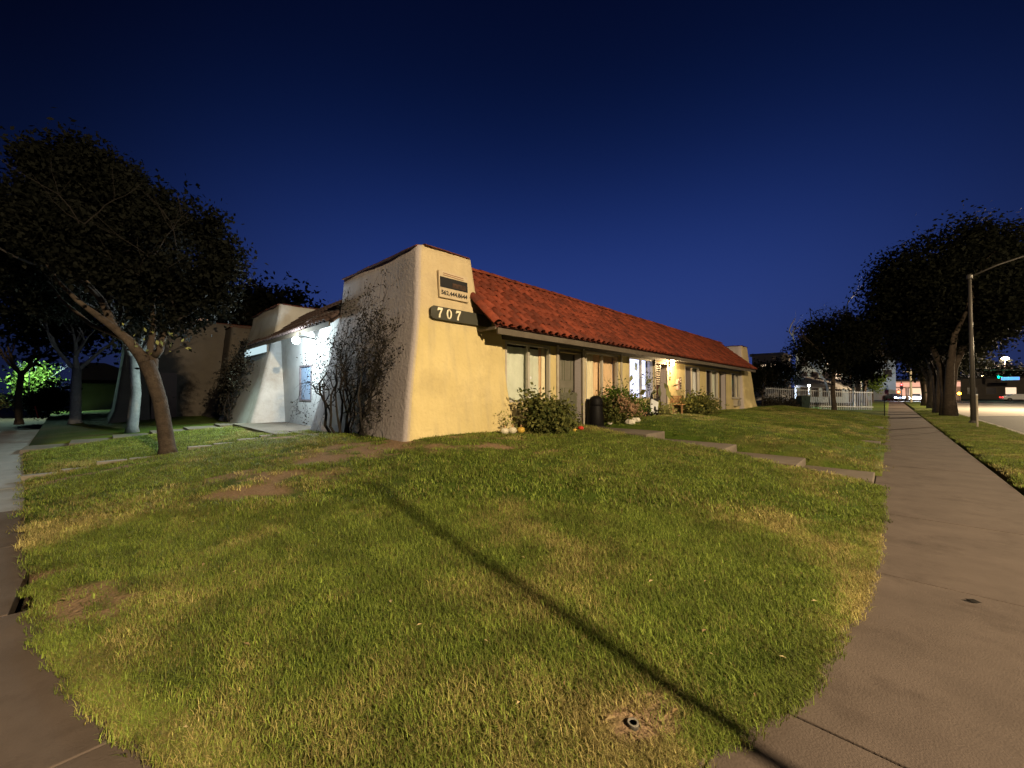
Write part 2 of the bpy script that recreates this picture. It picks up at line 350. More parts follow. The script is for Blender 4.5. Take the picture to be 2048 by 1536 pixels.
def sheet(name, xs, yfun, hf, m, kind='structure', skirt=True, label=None):
    """grid over columns xs; yfun(x) gives the row positions"""
    V = []; cols = [list(yfun(x)) for x in xs]; n = len(cols[0])
    for x, c in zip(xs, cols):
        V += [(x, y, float(z)) for y, z in zip(c, hf(np.full(len(c), x), np.array(c)))]
    F = [(i * n + j, (i + 1) * n + j, (i + 1) * n + j + 1, i * n + j + 1) for i in range(len(xs) - 1) for j in range(n - 1)]
    if skirt:
        rim = [i * n for i in range(len(xs))] + [(len(xs) - 1) * n + j for j in range(1, n)] + [i * n + n - 1 for i in range(len(xs) - 2, -1, -1)] + [j for j in range(n - 2, 0, -1)]
        b = len(V); V += [(V[i][0], V[i][1], V[i][2] - .25) for i in rim]; L = len(rim)
        F += [(rim[(k + 1) % L], rim[k], b + k, b + (k + 1) % L) for k in range(L)]
    me = bpy.data.meshes.new(name); me.from_pydata(V, [], F); me.materials.append(m)
    me.polygons.foreach_set('use_smooth', [True] * len(me.polygons))
    va = np.array(V)
    for nm, fn in (('dirt', dirt), ('dry', dry)):
        at = me.attributes.new(nm, 'FLOAT', 'POINT'); at.data.foreach_set('value', fn(va[:, 0], va[:, 1]).astype(np.float32))
    me.update(); o = bpy.data.objects.new(name, me); COL.objects.link(o); tag(o, label, kind=kind); return o
MB().add([(-900, -900, -.40), (900, -900, -.40), (900, 1600, -.40), (-900, 1600, -.40)], [(0, 1, 2, 3)]).build('ground', M['soil'], kind='structure')
# the big corner lawn
xs = list(np.concatenate([np.arange(-11.08, -2, .09), np.arange(-2, -.61, .06), np.linspace(-.61, -.13, 12)]))
sheet('lawn', xs, lambda x: np.linspace(float(yE(x)), 9.15, 110), H, M['turf'])
sheet('lawn', list(np.arange(-16.3, -11.3, .2)), lambda x: np.linspace(float(yE(x)), 3.3, 24), H, M['turf'])
sheet('lawn', list(np.linspace(-60, -17.5, 60)), lambda x: np.linspace(float(yE(x)), 30, 50), H, M['turf'])
for a, b in ((10.35, 15.9), (17.05, 23.0), (24.1, 58)):
    sheet('lawn', list(np.linspace(-7 if b < 50 else -12, -.13, 50)), lambda x: np.linspace(a, b, int((b - a) * 6)), H, M['turf'])
VZ = lambda x, y: .02 + .05 * np.sin(np.clip((np.asarray(x) - 1.58) / 2.0, 0, 1) * np.pi) + 0 * y
sheet('verge', list(np.linspace(1.6, 3.55, 14)), lambda x: np.linspace(-12, 96, 200), VZ, M['turf'])
sheet('lawn', list(np.linspace(-3, -.13, 10)), lambda x: np.linspace(58.1, 96, 40), lambda x, y: .03 + 0 * x, M['turf'])

# ------------------------------------------------------------------ pavements: slabs with joints
sw = tag(empty('sidewalk'), kind='structure')
def slab(x0, x1, y0, y1, z=0.0, parent=sw, m='concrete', dz=.12):
    q = .006; z += random.uniform(-.003, .003)
    return MB().box(x0 + q, x1 - q, y0 + q, y1 - q, z - dz, z).build('slab', M[m], parent, bevel=.006)
for k in range(0, 38): slab(-.22 if k else -.4, 1.48, 2.4 + k * 2.4, 4.8 + k * 2.4)
ys = [-3.4, -1.6, .4, 2.4]
for i in range(3):
    for x0, x1 in ((-.6, 1.48), (-2.6, -.6), (-4.6, -2.6)): slab(x0, x1, ys[i], ys[i + 1])
for k in range(11): slab(-6.6 - 2 * k, -4.6 - 2 * k, -3.4 - .02 * k, -.45 if k == 0 else -.47 - .08 * k, parent=sw, m='concrete_pale' if k > 1 else 'concrete')
# step paths to the three doors
def steps(y0, y1, lv):
    p = tag(empty('path'), kind='structure')
    for x0, x1, z in lv: MB().box(x0, x1, y0, y1, z - .35, z).build('slab', M['path'], p, bevel=.015)
steps(9.2, 10.3, [(-6.6, -4.3, .575), (-4.297, -2.6, .385), (-2.597, -1.3, .22), (-1.297, -.23, .07)])
steps(15.95, 17.0, [(-6.6, -4.3, .55), (-4.297, -2.6, .37), (-2.597, -1.3, .21), (-1.297, -.23, .07)])
steps(23.05, 24.05, [(-6.6, -4.3, .52), (-4.297, -2.6, .36), (-2.597, -1.3, .21), (-1.297, -.23, .08)])
MB().box(-15.6, -10.9, 2.95, 4.42, .2, .575).build('entry_pad', M['path'], kind='structure', bevel=.01)
MB().box(-11.3, -9.0, 3.35, 3.9, .2, .60).build('entry_pad', M['path'], kind='structure', bevel=.01)
MB().box(-16.3, -15.2, 2.55, 2.95, .2, .44).build('entry_pad', M['kerb'], kind='structure', bevel=.01)
kb = tag(empty('edging'), kind='structure')
for k in range(9):
    y0 = -1.0 + k * .46; z = float(H(-11.2, y0 + .2)) + (.03 if k in (0, 2, 5) else -.005)
    MB().box(-11.29, -11.11, y0, y0 + .43, z - .2, z + .02).build('stone', M['kerb'], kb, bevel=.01)
wk = tag(empty('walk'), kind='structure')
for k in range(6):
    y0 = -1.5 + k * .85; z = float(H(-17.0, y0 + .4))
    MB().box(-17.5, -16.3, y0, y0 + .83, z - .2, z + .02).build('slab', M['path'], wk, bevel=.01)
# street with kerb, gutter, markings, crossing street
MB().add([(3.8, -60, -.13), (19, -60, -.13), (19, 400, -.13), (3.8, 400, -.13)], [(0, 1, 2, 3)]).build('street', M['asphalt'], kind='structure')
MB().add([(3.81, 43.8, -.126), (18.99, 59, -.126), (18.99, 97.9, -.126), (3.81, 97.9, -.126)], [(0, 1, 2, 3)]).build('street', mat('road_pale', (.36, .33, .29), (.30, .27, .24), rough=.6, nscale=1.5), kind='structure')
MB().add([(-300, 98, -.126), (300, 98, -.126), (300, 113, -.126), (-300, 113, -.126)], [(0, 1, 2, 3)]).build('crossing_street', M['asphalt'], kind='structure')
kp = tag(empty('kerb'), kind='structure')
for k in range(26): MB().box(3.58, 3.78, -8 + k * 4, -4.02 + k * 4, -.3, .02).build('stone', M['kerb'], kp, bevel=.02)
MB().box(19.0, 19.2, -40, 97, -.3, .02).build('kerb', M['kerb'], kind='structure')
MB().box(19.2, 60, -40, 97, -.3, .0).build('pavement', M['concrete'], kind='structure')
pm = tag(empty('road_marking'), kind='structure')
for k in range(14): MB().box(11.3, 11.42, 10 + k * 6, 13 + k * 6, -.2, -.122).build('stripe', M['paint'], pm)
MB().box(4.2, 18.6, 95, 95.5, -.2, -.120).build('stripe', M['paint'], pm)

# ------------------------------------------------------------------ row house
BL = empty('row_house', (-8.5, 16.5, .5), label='long low stucco row house with red tiled roof and buttressed ends, behind the lawn', cat='house')
BO = Vector((-8.5, 16.5, .5))
def part(mb, name, m, parent=None, off=BO, **k):
    mb.v = [(a - off.x, b - off.y, c - off.z) for a, b, c in mb.v]
    return mb.build(name, m, parent if parent is not None else BL, **k)
def tower(base, prof, off, parent, m, name='end_tower', rad=.16, nz=18, wob=.018):
    """prof: list of (z, x0, x1, y0, y1)"""
    zs = [p[0] for p in prof]; mb = MB(); vs = []; fs = []; K = 7; nn = 0
    for i in range(nz + 1):
        z = zs[0] + (zs[-1] - zs[0]) * i / nz
        x0, x1, y0, y1 = [float(np.interp(z, zs, [p[j] for p in prof])) for j in (1, 2, 3, 4)]
        ring = []
        for cx, cy, a0 in ((x1 - rad, y1 - rad, 0), (x0 + rad, y1 - rad, 90), (x0 + rad, y0 + rad, 180), (x1 - rad, y0 + rad, 270)):
            for k in range(K):
                a = R(a0 + 90 * k / (K - 1)); ring.append((cx + rad * math.cos(a), cy + rad * math.sin(a)))
        # extra points on long sides
        full = []
        for k in range(len(ring)):
            a = ring[k]; b = ring[(k + 1) % len(ring)]; full.append(a)
            if k % K == K - 1:
                for s in range(1, 6): full.append((a[0] + (b[0] - a[0]) * s / 6, a[1] + (b[1] - a[1]) * s / 6))
        nn = len(full)
        for a, b in full:
            d = (math.sin(a * 2.3 + z * 1.7) * math.sin(b * 2.9 - z * 1.1)) * wob
            vs.append((a + d, b + d, z))
    for i in range(nz):
        for k in range(nn):
            a = i * nn + k; b = i * nn + (k + 1) % nn; fs.append((a, b, b + nn, a + nn))
    fs.append(tuple(range(nz * nn, (nz + 1) * nn)))
    mb.add(vs, fs); o = part(mb, name, m, parent, off, smooth=True)
    z, x0, x1, y0, y1 = prof[-1]; zz = z
    hs = .55
    def run(xa, ya, xb, yb):
        L = math.hypot(xb - xa, yb - ya); n = max(1, round(L / .3))
        for i in range(n):
            s = (i + .5) / n; ang = math.atan2(yb - ya, xb - xa)
            Mx = Matrix.Translation((xa + (xb - xa) * s, ya + (yb - ya) * s, zz + random.uniform(-.008, .012))) @ Matrix.Rotation(ang + random.uniform(-.03, .03), 4, 'Z')
            h = L / n / 2 - .004; t = MB(); P = [(-.10, -.02), (-.08, .01), (-.03, .026), (.03, .026), (.08, .01), (.10, -.02)]
            vs = [Mx @ Vector((e * h, a, b)) for e in (-1, 1) for a, b in P]; n6 = 6
            t.add(vs, [(k, k + 1, k + 7, k + 6) for k in range(5)] + [tuple(range(5, -1, -1)), tuple(range(6, 12)), (0, 6, 11, 5)])
            t.v = [(a - off.x, b - off.y, c - off.z) for a, b, c in t.v]; t.build('tile', M['tile_dark'], o)
    r = .05
    run(x1 - r, y0 + .1, x1 - r, y1 - .1); run(x0 + .1, y0 + r, x1 - .1, y0 + r); run(x0 + .1, y1 - r, x1 - .1, y1 - r); run(x0 + r, y0 + .1, x0 + r, y1 - .1)
    return o
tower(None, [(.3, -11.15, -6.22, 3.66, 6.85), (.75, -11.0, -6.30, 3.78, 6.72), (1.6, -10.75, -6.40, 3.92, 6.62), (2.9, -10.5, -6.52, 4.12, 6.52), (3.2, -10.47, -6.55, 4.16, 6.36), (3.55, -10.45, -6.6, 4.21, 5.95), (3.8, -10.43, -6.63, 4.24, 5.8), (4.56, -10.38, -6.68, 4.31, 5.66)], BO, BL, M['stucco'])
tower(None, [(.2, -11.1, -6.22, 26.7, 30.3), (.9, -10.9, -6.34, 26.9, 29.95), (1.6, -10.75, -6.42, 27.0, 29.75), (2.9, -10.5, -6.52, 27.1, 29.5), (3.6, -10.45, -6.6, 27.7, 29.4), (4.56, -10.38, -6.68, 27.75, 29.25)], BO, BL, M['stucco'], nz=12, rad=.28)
WX = -6.6
OPEN = [('w', 6.62, 8.34, 1.36, 2.84, 'green'), ('d', 8.76, 9.81, .66, 2.74, 'a'), ('w', 10.05, 12.01, 1.36, 2.84, 'orange'),
        ('w', 12.78, 14.73, 1.36, 2.86, 'blind'), ('d', 15.0, 15.95, .64, 2.74, 'b'), ('w', 18.02, 19.88, 1.34, 2.80, 'half'),
        ('w', 20.81, 22.7, 1.30, 2.76, 'dark'), ('d', 22.97, 24.0, .56, 2.66, 'c'), ('w', 25.2, 26.9, 1.28, 2.74, 'dark2')]
mb = MB(); yb = sorted({6.3, 27.0} | {o[1] for o in OPEN} | {o[2] for o in OPEN})
for a, b in zip(yb[:-1], yb[1:]):
    op = [o for o in OPEN if o[1] <= a and b <= o[2]]
    if not op: mb.box(WX - .22, WX, a, b, .25, 3.62)
    else:
        o = op[0]
        if o[3] > 1: mb.box(WX - .22, WX, a, b, .25, o[3])
        mb.box(WX - .22, WX, a, b, o[4], 3.62)
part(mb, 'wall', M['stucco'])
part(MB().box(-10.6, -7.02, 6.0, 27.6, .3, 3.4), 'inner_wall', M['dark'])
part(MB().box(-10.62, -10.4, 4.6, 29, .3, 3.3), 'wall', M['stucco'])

def wavy(x, y0, y1, z0, z1, amp, waves, flare=0, gather=0):
    n = 48; vs = []; fs = []
    for j in range(7):
        f = j / 6; z = z0 + (z1 - z0) * f
        for i in range(n + 1):
            s = i / n; y = y0 + (y1 - y0) * s
            a = amp * (1 + flare * (1 - f)); vs.append((x + a * math.sin(s * waves * 6.283 + math.sin(s * 9 + f * 1.3) * 1.1) + .006 * math.sin(s * 50), y + gather * (f - .5) * math.sin(s * 5), z))
    for j in range(6):
        for i in range(n): a = j * (n + 1) + i; fs.append((a, a + 1, a + n + 2, a + n + 1))
    return MB().add(vs, fs)
def window(y0, y1, z0, z1, kind):
    f = MB(); x0, x1 = WX - .09, WX + .012; t = .055
    f.box(x0, x1, y0, y0 + t, z0, z1).box(x0, x1, y1 - t, y1, z0, z1).box(x0, x1, y0 + t, y1 - t, z0, z0 + t).box(x0, x1, y0 + t, y1 - t, z1 - t, z1)
    wn = part(f, 'window', M['frame']); ym = (y0 + y1) / 2
    part(MB().box(x0 + .01, x1 - .015, ym - .035, ym + .035, z0 + t, z1 - t), 'mullion', M['frame'], wn)
    if kind == 'dark' or kind == 'dark2': part(MB().box(WX + .014, WX + .09, y0 - .05, y1 + .05, z0 - .07, z0 - .003), 'sill', M['trim_pale'], wn, bevel=.008)
    for a, b in ((y0 + t, ym - .035), (ym + .035, y1 - t)):
        dk = (kind == 'half' and a < ym - .5) or (kind.startswith('dark') and a < ym - .3)
        part(MB().add([(WX - .06, a, z0 + t), (WX - .06, b, z0 + t), (WX - .06, b, z1 - t), (WX - .06, a, z1 - t)], [(0, 1, 2, 3)]), 'pane', M['screen' if kind == 'half' else 'glass_dark'] if dk else M['glass'], wn)
    cx = WX - .16
    if kind == 'green':
        part(wavy(cx, y0 + .03, ym + .60, z0, z1 - .10, .018, 3, 1.2), 'curtain', M['curtain_green'], wn, smooth=True)
        part(wavy(cx - .02, ym + .57, y1 - .16, z0, z1 - .04, .02, 4), 'curtain', M['curtain_orange'], wn, smooth=True)
        part(wavy(cx + .01, y1 - .2, y1 - .03, z0, z1 - .03, .012, 2), 'curtain', M['curtain_cream'], wn, smooth=True)
        s = MB().tube([(WX - .052, ym + .12 + 0, 1.98), (WX - .046, ym + .12, 1.98)], .034, 16); part(s, 'white_disc', M['white_metal'], wn)  # flat white disc just in front of the right pane
    elif kind == 'orange':
        part(wavy(cx, y0 + .03, y0 + .75, z0, z1 - .03, .035, 4, .4), 'curtain', M['curtain_cream'], wn, smooth=True)
        part(wavy(cx - .03, y0 + .7, y1 - .03, z0, z1 - .03, .02, 6, .6), 'curtain', M['curtain_orange'], wn, smooth=True)
    elif kind == 'blind':
        part(MB().box(cx - .14, cx - .13, y0 + .03, y1 - .03, z0, z1), 'backlight', M['E_blind'], wn)
        sl = MB(); z = z0 + .08
        while z < z1 - .08:
            sl.add([(cx - .02, y0 + .06, z), (cx + .012, y0 + .06, z - .022), (cx + .012, y1 - .06, z - .022), (cx - .02, y1 - .06, z)], [(0, 1, 2, 3)]); z += .048
        part(sl, 'blind', M['curtain_white'], wn)
    elif kind == 'half':
        part(wavy(cx, ym, y1 - .03, z0, z1 - .03, .03, 5, .3), 'curtain', M['curtain_white'], wn, smooth=True)
    else:
        part(wavy(cx, ym, y1 - .03, z0, z1 - .03, .012, 6), 'curtain', M['curtain_green' if kind == 'dark' else 'curtain_cream'], wn, smooth=True)
def door(y0, y1, z0, z1, kind):
    dx = WX - .26
    o = part(MB().box(dx - .04, dx, y0 + .02, y1 - .02, z0 + .02, z1), 'door', M['door_red' if kind == 'b' else 'door'], bevel=.006)
    hh = z1 - z0
    for a in (y0 + .14, (y0 + y1) / 2 + .04):
        b = a + (y1 - y0) / 2 - .18
        for c, d in ((.62, .92), (.2, .52)):
            q = MB(); za, zb = z0 + hh * c, z0 + hh * d; t = .025
            q.box(dx, dx + .014, a, a + t, za, zb).box(dx, dx + .014, b - t, b, za, zb).box(dx, dx + .014, a + t, b - t, za, za + t).box(dx, dx + .014, a + t, b - t, zb - t, zb)
            part(q, 'panel', M['slat'] if kind == 'a' else M['door'], o)
    part(MB().ball((dx + .05, y1 - .12, z0 + .98), .03, 10), 'handle', M['metal'], o, smooth=True)
    f = MB(); f.box(WX - .255, WX + .02, y0 - .07, y0 - .001, z0, z1 + .07).box(WX - .255, WX + .02, y1 + .001, y1 + .07, z0, z1 + .07).box(WX - .255, WX + .02, y0, y1, z1 + .002, z1 + .07)
    part(f, 'door_frame', M['trim'])
    if kind == 'a':   # low slatted gate in front of the door
        g = part(MB().box(WX - .14, WX - .11, y0 + .02, y1 - .02, z0 + .84, z0 + .90), 'gate', M['slat']); part(MB().box(WX - .14, WX - .11, y0 + .02, y1 - .02, z0 + .05, z0 + .11), 'rail', M['slat'], g)
        k = 0; y = y0 + .04
        while y < y1 - .06: part(MB().box(WX - .108, WX - .09, y, y + .045, z0 + .04, z0 + .94), 'slat', M['slat'], g); y += .068
    if kind == 'b':   # security door with pale grille
        g = part(MB().box(WX - .1, WX - .07, y0 + .02, y0 + .07, z0, z1).box(WX - .1, WX - .07, y1 - .4, y1 - .35, z0, z1).box(WX - .1, WX - .07, y0 + .07, y1 - .4, z0 + .8, z0 + .86), 'gate', M['metal'])
        for k in range(9):
            z = z1 - .1 - k * .09; part(MB().box(WX - .098, WX - .08, y0 + .07, y1 - .4, z, z + .035), 'slat', M['trim_pale'], g)
for o in OPEN: (window if o[0] == 'w' else door)(*o[1:])
# posts and boards of the front
for y in (8.64, 9.9, 12.2, 14.85, 16.02): part(MB().box(WX, WX + .05, y - .045, y + .045, .5, 2.9), 'post', M['trim_pale'], bevel=.006)
part(MB().box(WX, WX + .045, 6.5, 27.0, 2.86, 2.98), 'header_board', M['trim'])
# eave: fascia, rafters, soffit
EXX, EZ, RXX, RZ = -5.9, 3.0, -8.0, 4.79; RY0, RY1 = 5.67, 27.75
sl = (RZ - EZ) / (EXX - RXX)
def roofz(x): return EZ + (EXX - x) * sl
part(MB().box(-5.96, -5.92, RY0 + .06, RY1, 2.84, 3.0), 'fascia', M['trim'])
y = RY0 + .5; rmesh = None
while y < RY1 - .2:
    mb = MB(); mb.add([(-5.965, y, 2.86), (-5.965, y, 2.965), (-6.595, y, 3.50), (-6.595, y, 3.36), (-5.965, y + .07, 2.86), (-5.965, y + .07, 2.965), (-6.595, y + .07, 3.50), (-6.595, y + .07, 3.36)],
                      [(0, 1, 2, 3), (7, 6, 5, 4), (0, 4, 5, 1), (1, 5, 6, 2), (2, 6, 7, 3), (3, 7, 4, 0)])
    part(mb, 'rafter', M['trim']); y += .81
deck = MB(); d = .03
deck.add([(EXX - .02, RY0, EZ - .0), (RXX, RY0, RZ), (RXX, RY1, RZ), (EXX - .02, RY1, EZ - .0), (EXX - .02, RY0, EZ - d), (RXX, RY0, RZ - d), (RXX, RY1, RZ - d), (EXX - .02, RY1, EZ - d),
          (-11.2, RY0, 2.6), (-11.2, RY1, 2.6)], [(0, 3, 2, 1), (4, 5, 6, 7), (0, 4, 7, 3), (0, 1, 5, 4), (3, 7, 6, 2), (1, 2, 9, 8), (5, 1, 8), (6, 9, 2)])
roof = part(deck, 'roof', M['tile_dark'])
def tilemesh(r0=.098, r1=.082, L=.40, n=7):
    mb = MB(); vs = []
    for e, (u, r) in enumerate(((0, r0), (L, r1))):
        for rr in (r, r - .016):
            for k in range(n + 1):
                a = math.pi * k / n; vs.append((rr * math.cos(a), u, rr * math.sin(a) * .9))
    m = n + 1; fs = []
    for k in range(n): fs += [(k, k + 1, k + 1 + 2 * m, k + 2 * m), (k + m, k + 3 * m, k + 1 + 3 * m, k + 1 + m), (k, k + m, k + 1 + m, k + 1)]
    return mb.add(vs, fs)
TM = tilemesh(); TME = TM.mesh('tile', M['tile'], True)
TMW = tilemesh().mesh('tile', M['tile'], True)
# local frame of a tile: y axis up the slope
slope = math.atan(sl); pitch = .27; exp = .345
up = Vector((-math.cos(slope), 0, math.sin(slope))); nrm = Vector((math.sin(slope), 0, math.cos(slope)))
side = up.cross(nrm)
RB = Matrix((side, up, nrm)).transposed().to_4x4()
cnt = 0; rest = MB(); ncol = int((RY1 - RY0) / pitch)
for c in range(ncol + 1):
    yy = RY0 + .10 + c * pitch
    for r in range(8):
        p = Vector((EXX + .03, yy + random.uniform(-.012, .012), EZ)) + up * (r * exp + random.uniform(-.012, .012)) + nrm * (.012 + random.uniform(-.003, .008))
        rot = RB @ Matrix.Rotation(random.uniform(-.035, .035), 4, 'Z') @ Matrix.Rotation(-.035, 4, 'X')
        Mx = Matrix.Translation(p - BO) @ rot
        if cnt < 272:
            o = link('tile', TME, roof); o.matrix_local = Mx; cnt += 1
        else: rest.add([Mx @ Vector(v) for v in TM.v], TM.f)
# pans between the covers, lying in the dark of the joint
pans = MB()
for c in range(ncol):
    yy = RY0 + .10 + (c + .5) * pitch
    for r in range(8):
        a = Vector((EXX + .01, yy, EZ)) + up * (r * exp) + nrm * .03; b = a + up * (exp + .03) - nrm * .018
        pans.add([a + side * .09 - BO, a - side * .09 - BO, b - side * .09 - BO, b + side * .09 - BO], [(0, 1, 2, 3)])
tag(pans.build('pan_tiles', M['tile'], roof), kind='stuff')
k = 0; yy = RY0
while yy < RY1:   # ridge caps
    Mx = Matrix.Translation(Vector((RXX, yy, RZ + .03 + random.uniform(-.008, .012))) - BO) @ Matrix.Rotation(random.uniform(-.03, .03), 4, 'Z') @ Matrix.Scale(1.35, 4)
    if k < 28: o = link('tile', TME, roof); o.matrix_local = Mx
    else: rest.add([Mx @ Vector(v) for v in TM.v], TM.f)
    yy += .45; k += 1
tag(rest.build('far_tiles', M['tile'], roof, smooth=True), kind='stuff')
for r in range(7):   # rake tiles down the near edge
    p = Vector((EXX + .02, RY0 - .02, EZ)) + up * (r * .38) + nrm * .05
    rest2 = link('verge_tile', TMW, BL); rest2.matrix_local = Matrix.Translation(p - BO) @ RB @ Matrix.Scale(1.25, 4)
part(MB().box(-6.45, -5.93, RY0 - .02, RY0 + .02, 2.93, 2.99), 'rake_board', M['trim'])

# house number board with 707, sales board with the telephone number
nb_M = Matrix.Translation((-6.50, 4.42, 3.06)) @ Matrix.Rotation(R(90), 4, 'Z')
sg = empty('house_number_sign', (-6.5, 5.1, 3.1), label='dark wooden board with cream numerals 707 across the corner tower', cat='sign'); so = sg.location
pb = MB(); pb.prism([(.06, 0), (1.62, 0), (1.62, .26), (.06, .26), (0, .21), (0, .04)], .05, nb_M @ Matrix.Translation((0, -.05, 0))); part(pb, 'board', M['board'], sg, so, bevel=.005)
def seven(s):
    P = [(.0, .155), (.015, .20), (.125, .20), (.125, .175), (.075, .06), (.07, .0), (.03, .0), (.037, .06), (.085, .155), (.035, .155), (.02, .14), (.0, .14)]
    return [(a * s, b * s) for a, b in P]
def glyph(poly, u, nm):
    q = MB(); q.prism(poly, .012, nb_M @ Matrix.Translation((u, -.064, .035))); part(q, nm, M['cream'], sg, so)
glyph(seven(1.0), .14, 'numeral'); glyph(seven(1.0), .60, 'numeral')
z0 = MB(); n = 24; vs = []
for a_, b_, yv in ((.066, .10, 0), (.030, .078, 0), (.066, .10, .012), (.030, .078, .012)):
    for k in range(n): t = 2 * math.pi * k / n; vs.append((nb_M @ Matrix.Translation((.43, -.064, .035))) @ Vector((a_ * math.cos(t), yv, .10 + b_ * math.sin(t))))
fs = []
for k in range(n):
    j = (k + 1) % n; fs += [(k, j, n + j, n + k), (k + 2 * n, k + 3 * n, j + 3 * n, j + 2 * n), (k, k + 2 * n, j + 2 * n, j), (n + k, n + j, 3 * n + j, 3 * n + k)]
z0.add(vs, fs); part(z0, 'numeral', M['cream'], sg, so)
# phone board: flat print on a tilted board
pc = Vector((-6.585, 5.06, 3.84)); tilt = Matrix.Rotation(R(-4), 4, 'X')
PM = Matrix.Translation(pc) @ Matrix.Rotation(R(90), 4, 'Z') @ tilt
ps = empty('sales_board', pc, label='cream sign panel with dark picture and telephone number, high on the corner tower', cat='sign')
q = MB(); q.box(-.38, .38, -.03, .02, -.30, .26, PM); part(q, 'board', mat('sign_cream', (.50, .41, .28), (.42, .34, .22), rough=.7, nscale=12), ps, pc)
q = MB(); q.box(-.36, .36, -.036, -.031, -.09, .13, PM); part(q, 'picture', M['dark'], ps, pc)
q = MB(); q.box(-.05, .30, -.041, -.037, -.06, .04, PM); part(q, 'picture_band', mat('brown', (.09, .05, .03), (.02, .014, .012), nscale=9), ps, pc)
for dz in (.16, .20): q = MB(); q.box(-.28, .25, -.036, -.031, dz, dz + .012, PM @ Matrix.Rotation(.03, 4, 'Y')); part(q, 'ornament', mat('brown_line', (.2, .09, .05)), ps, pc)
def text(s, size, Mx, m, parent, name='lettering', ex=.003):
    c = bpy.data.curves.new(name, 'FONT'); c.body = s; c.size = size; c.extrude = ex; c.align_x = 'CENTER'; c.align_y = 'CENTER'; c.resolution_u = 3; c.offset = .0025
    c.materials.append(m); o = bpy.data.objects.new(name, c); COL.objects.link(o)
    bpy.context.view_layer.update(); me = bpy.data.meshes.new_from_object(o); bpy.data.objects.remove(o); me.name = name
    o = bpy.data.objects.new(name, me); COL.objects.link(o)
    o.parent = parent; o.matrix_local = Matrix.Translation(-parent.location) @ Mx; return o
tx = text('562.444.8644', .125, PM @ Matrix.Translation((0, -.036, -.20)) @ Matrix.Rotation(R(90), 4, 'X'), M['dark'], ps)

# ------------------------------------------------------------------ second house at the courtyard (white lit entry)
B2O = Vector((-15, 5, .5)); B2 = empty('courtyard_house', B2O, label='white lit stucco courtyard entry and buttressed tower left of the corner tower', cat='house')
tower(None, [(.2, -20.6, -15.15, 3.25, 7.6), (.6, -20.4, -15.3, 3.4, 7.5), (1.6, -20.2, -15.5, 3.7, 7.3), (3.0, -20.0, -15.8, 4.05, 7.0), (4.4, -19.8, -16.0, 4.35, 6.8), (4.85, -19.8, -16.05, 4.4, 6.7)], B2O, B2, M['stucco_white'], nz=12)
mb = MB(); a, b, c, d_ = -13.86, -12.8, 1.33, 2.47
mb.box(-15.9, a, 4.42, 4.62, .3, 3.9).box(b, -10.45, 4.42, 4.62, .3, 3.9).box(a, b, 4.42, 4.62, .3, c).box(a, b, 4.42, 4.62, d_, 3.9); part(mb, 'wall', M['stucco_white'], B2, B2O)
wn = part(MB().box(a, a + .05, 4.40, 4.50, c, d_).box(b - .05, b, 4.40, 4.50, c, d_).box(a + .05, b - .05, 4.40, 4.50, c, c + .05).box(a + .05, b - .05, 4.40, 4.50, d_ - .05, d_), 'window', M['screen'], B2, B2O)
part(MB().box(a + .05, b - .05, 4.46, 4.47, c + .05, (c + d_) / 2 - .01), 'pane', M['pane_blue'], wn, B2O); part(MB().box(a + .05, b - .05, 4.45, 4.46, (c + d_) / 2 + .01, d_ - .05), 'pane', M['pane_blue'], wn, B2O)
ry0, rz0, ry1, rz1 = 4.0, 3.42, 5.45, 4.62
mb = MB(); mb.add([(-19.3, ry0, rz0), (-10.2, ry0, rz0), (-10.2, ry1, rz1), (-19.3, ry1, rz1), (-19.3, ry0, rz0 - .04), (-10.2, ry0, rz0 - .04), (-10.2, ry1, rz1 - .04), (-19.3, ry1, rz1 - .04), (-19.3, 8, 3.4), (-10.2, 8, 3.4)],
                  [(0, 1, 2, 3), (7, 6, 5, 4), (0, 4, 5, 1), (1, 5, 6, 2), (3, 7, 4, 0), (3, 2, 9, 8)])
rf = part(mb, 'roof', M['tile_court'], B2, B2O)
part(MB().box(-19.3, -10.3, 3.955, 3.995, 3.30, 3.42), 'fascia', M['trim'], B2, B2O)
s2 = math.atan((rz1 - rz0) / (ry1 - ry0)); up2 = Vector((0, math.cos(s2), math.sin(s2))); n2 = Vector((0, -math.sin(s2), math.cos(s2))); sd2 = up2.cross(n2)
RB2 = Matrix((sd2, up2, n2)).transposed().to_4x4()
TMD = tilemesh().mesh('tile', M['tile_court'], True)
x = -19.2
while x < -10.3:
    for r in range(5):
        p = Vector((x + random.uniform(-.01, .01), ry0 - .03, rz0)) + up2 * (r * .36) + n2 * .012
        o = link('tile', TMD, rf); o.matrix_local = Matrix.Translation(p - B2O) @ RB2 @ Matrix.Rotation(-.035, 4, 'X')
    x += .27
part(MB().box(-20, -11, 4.7, 7.8, .3, 3.3), 'inner_wall', M['dark'], B2, B2O)
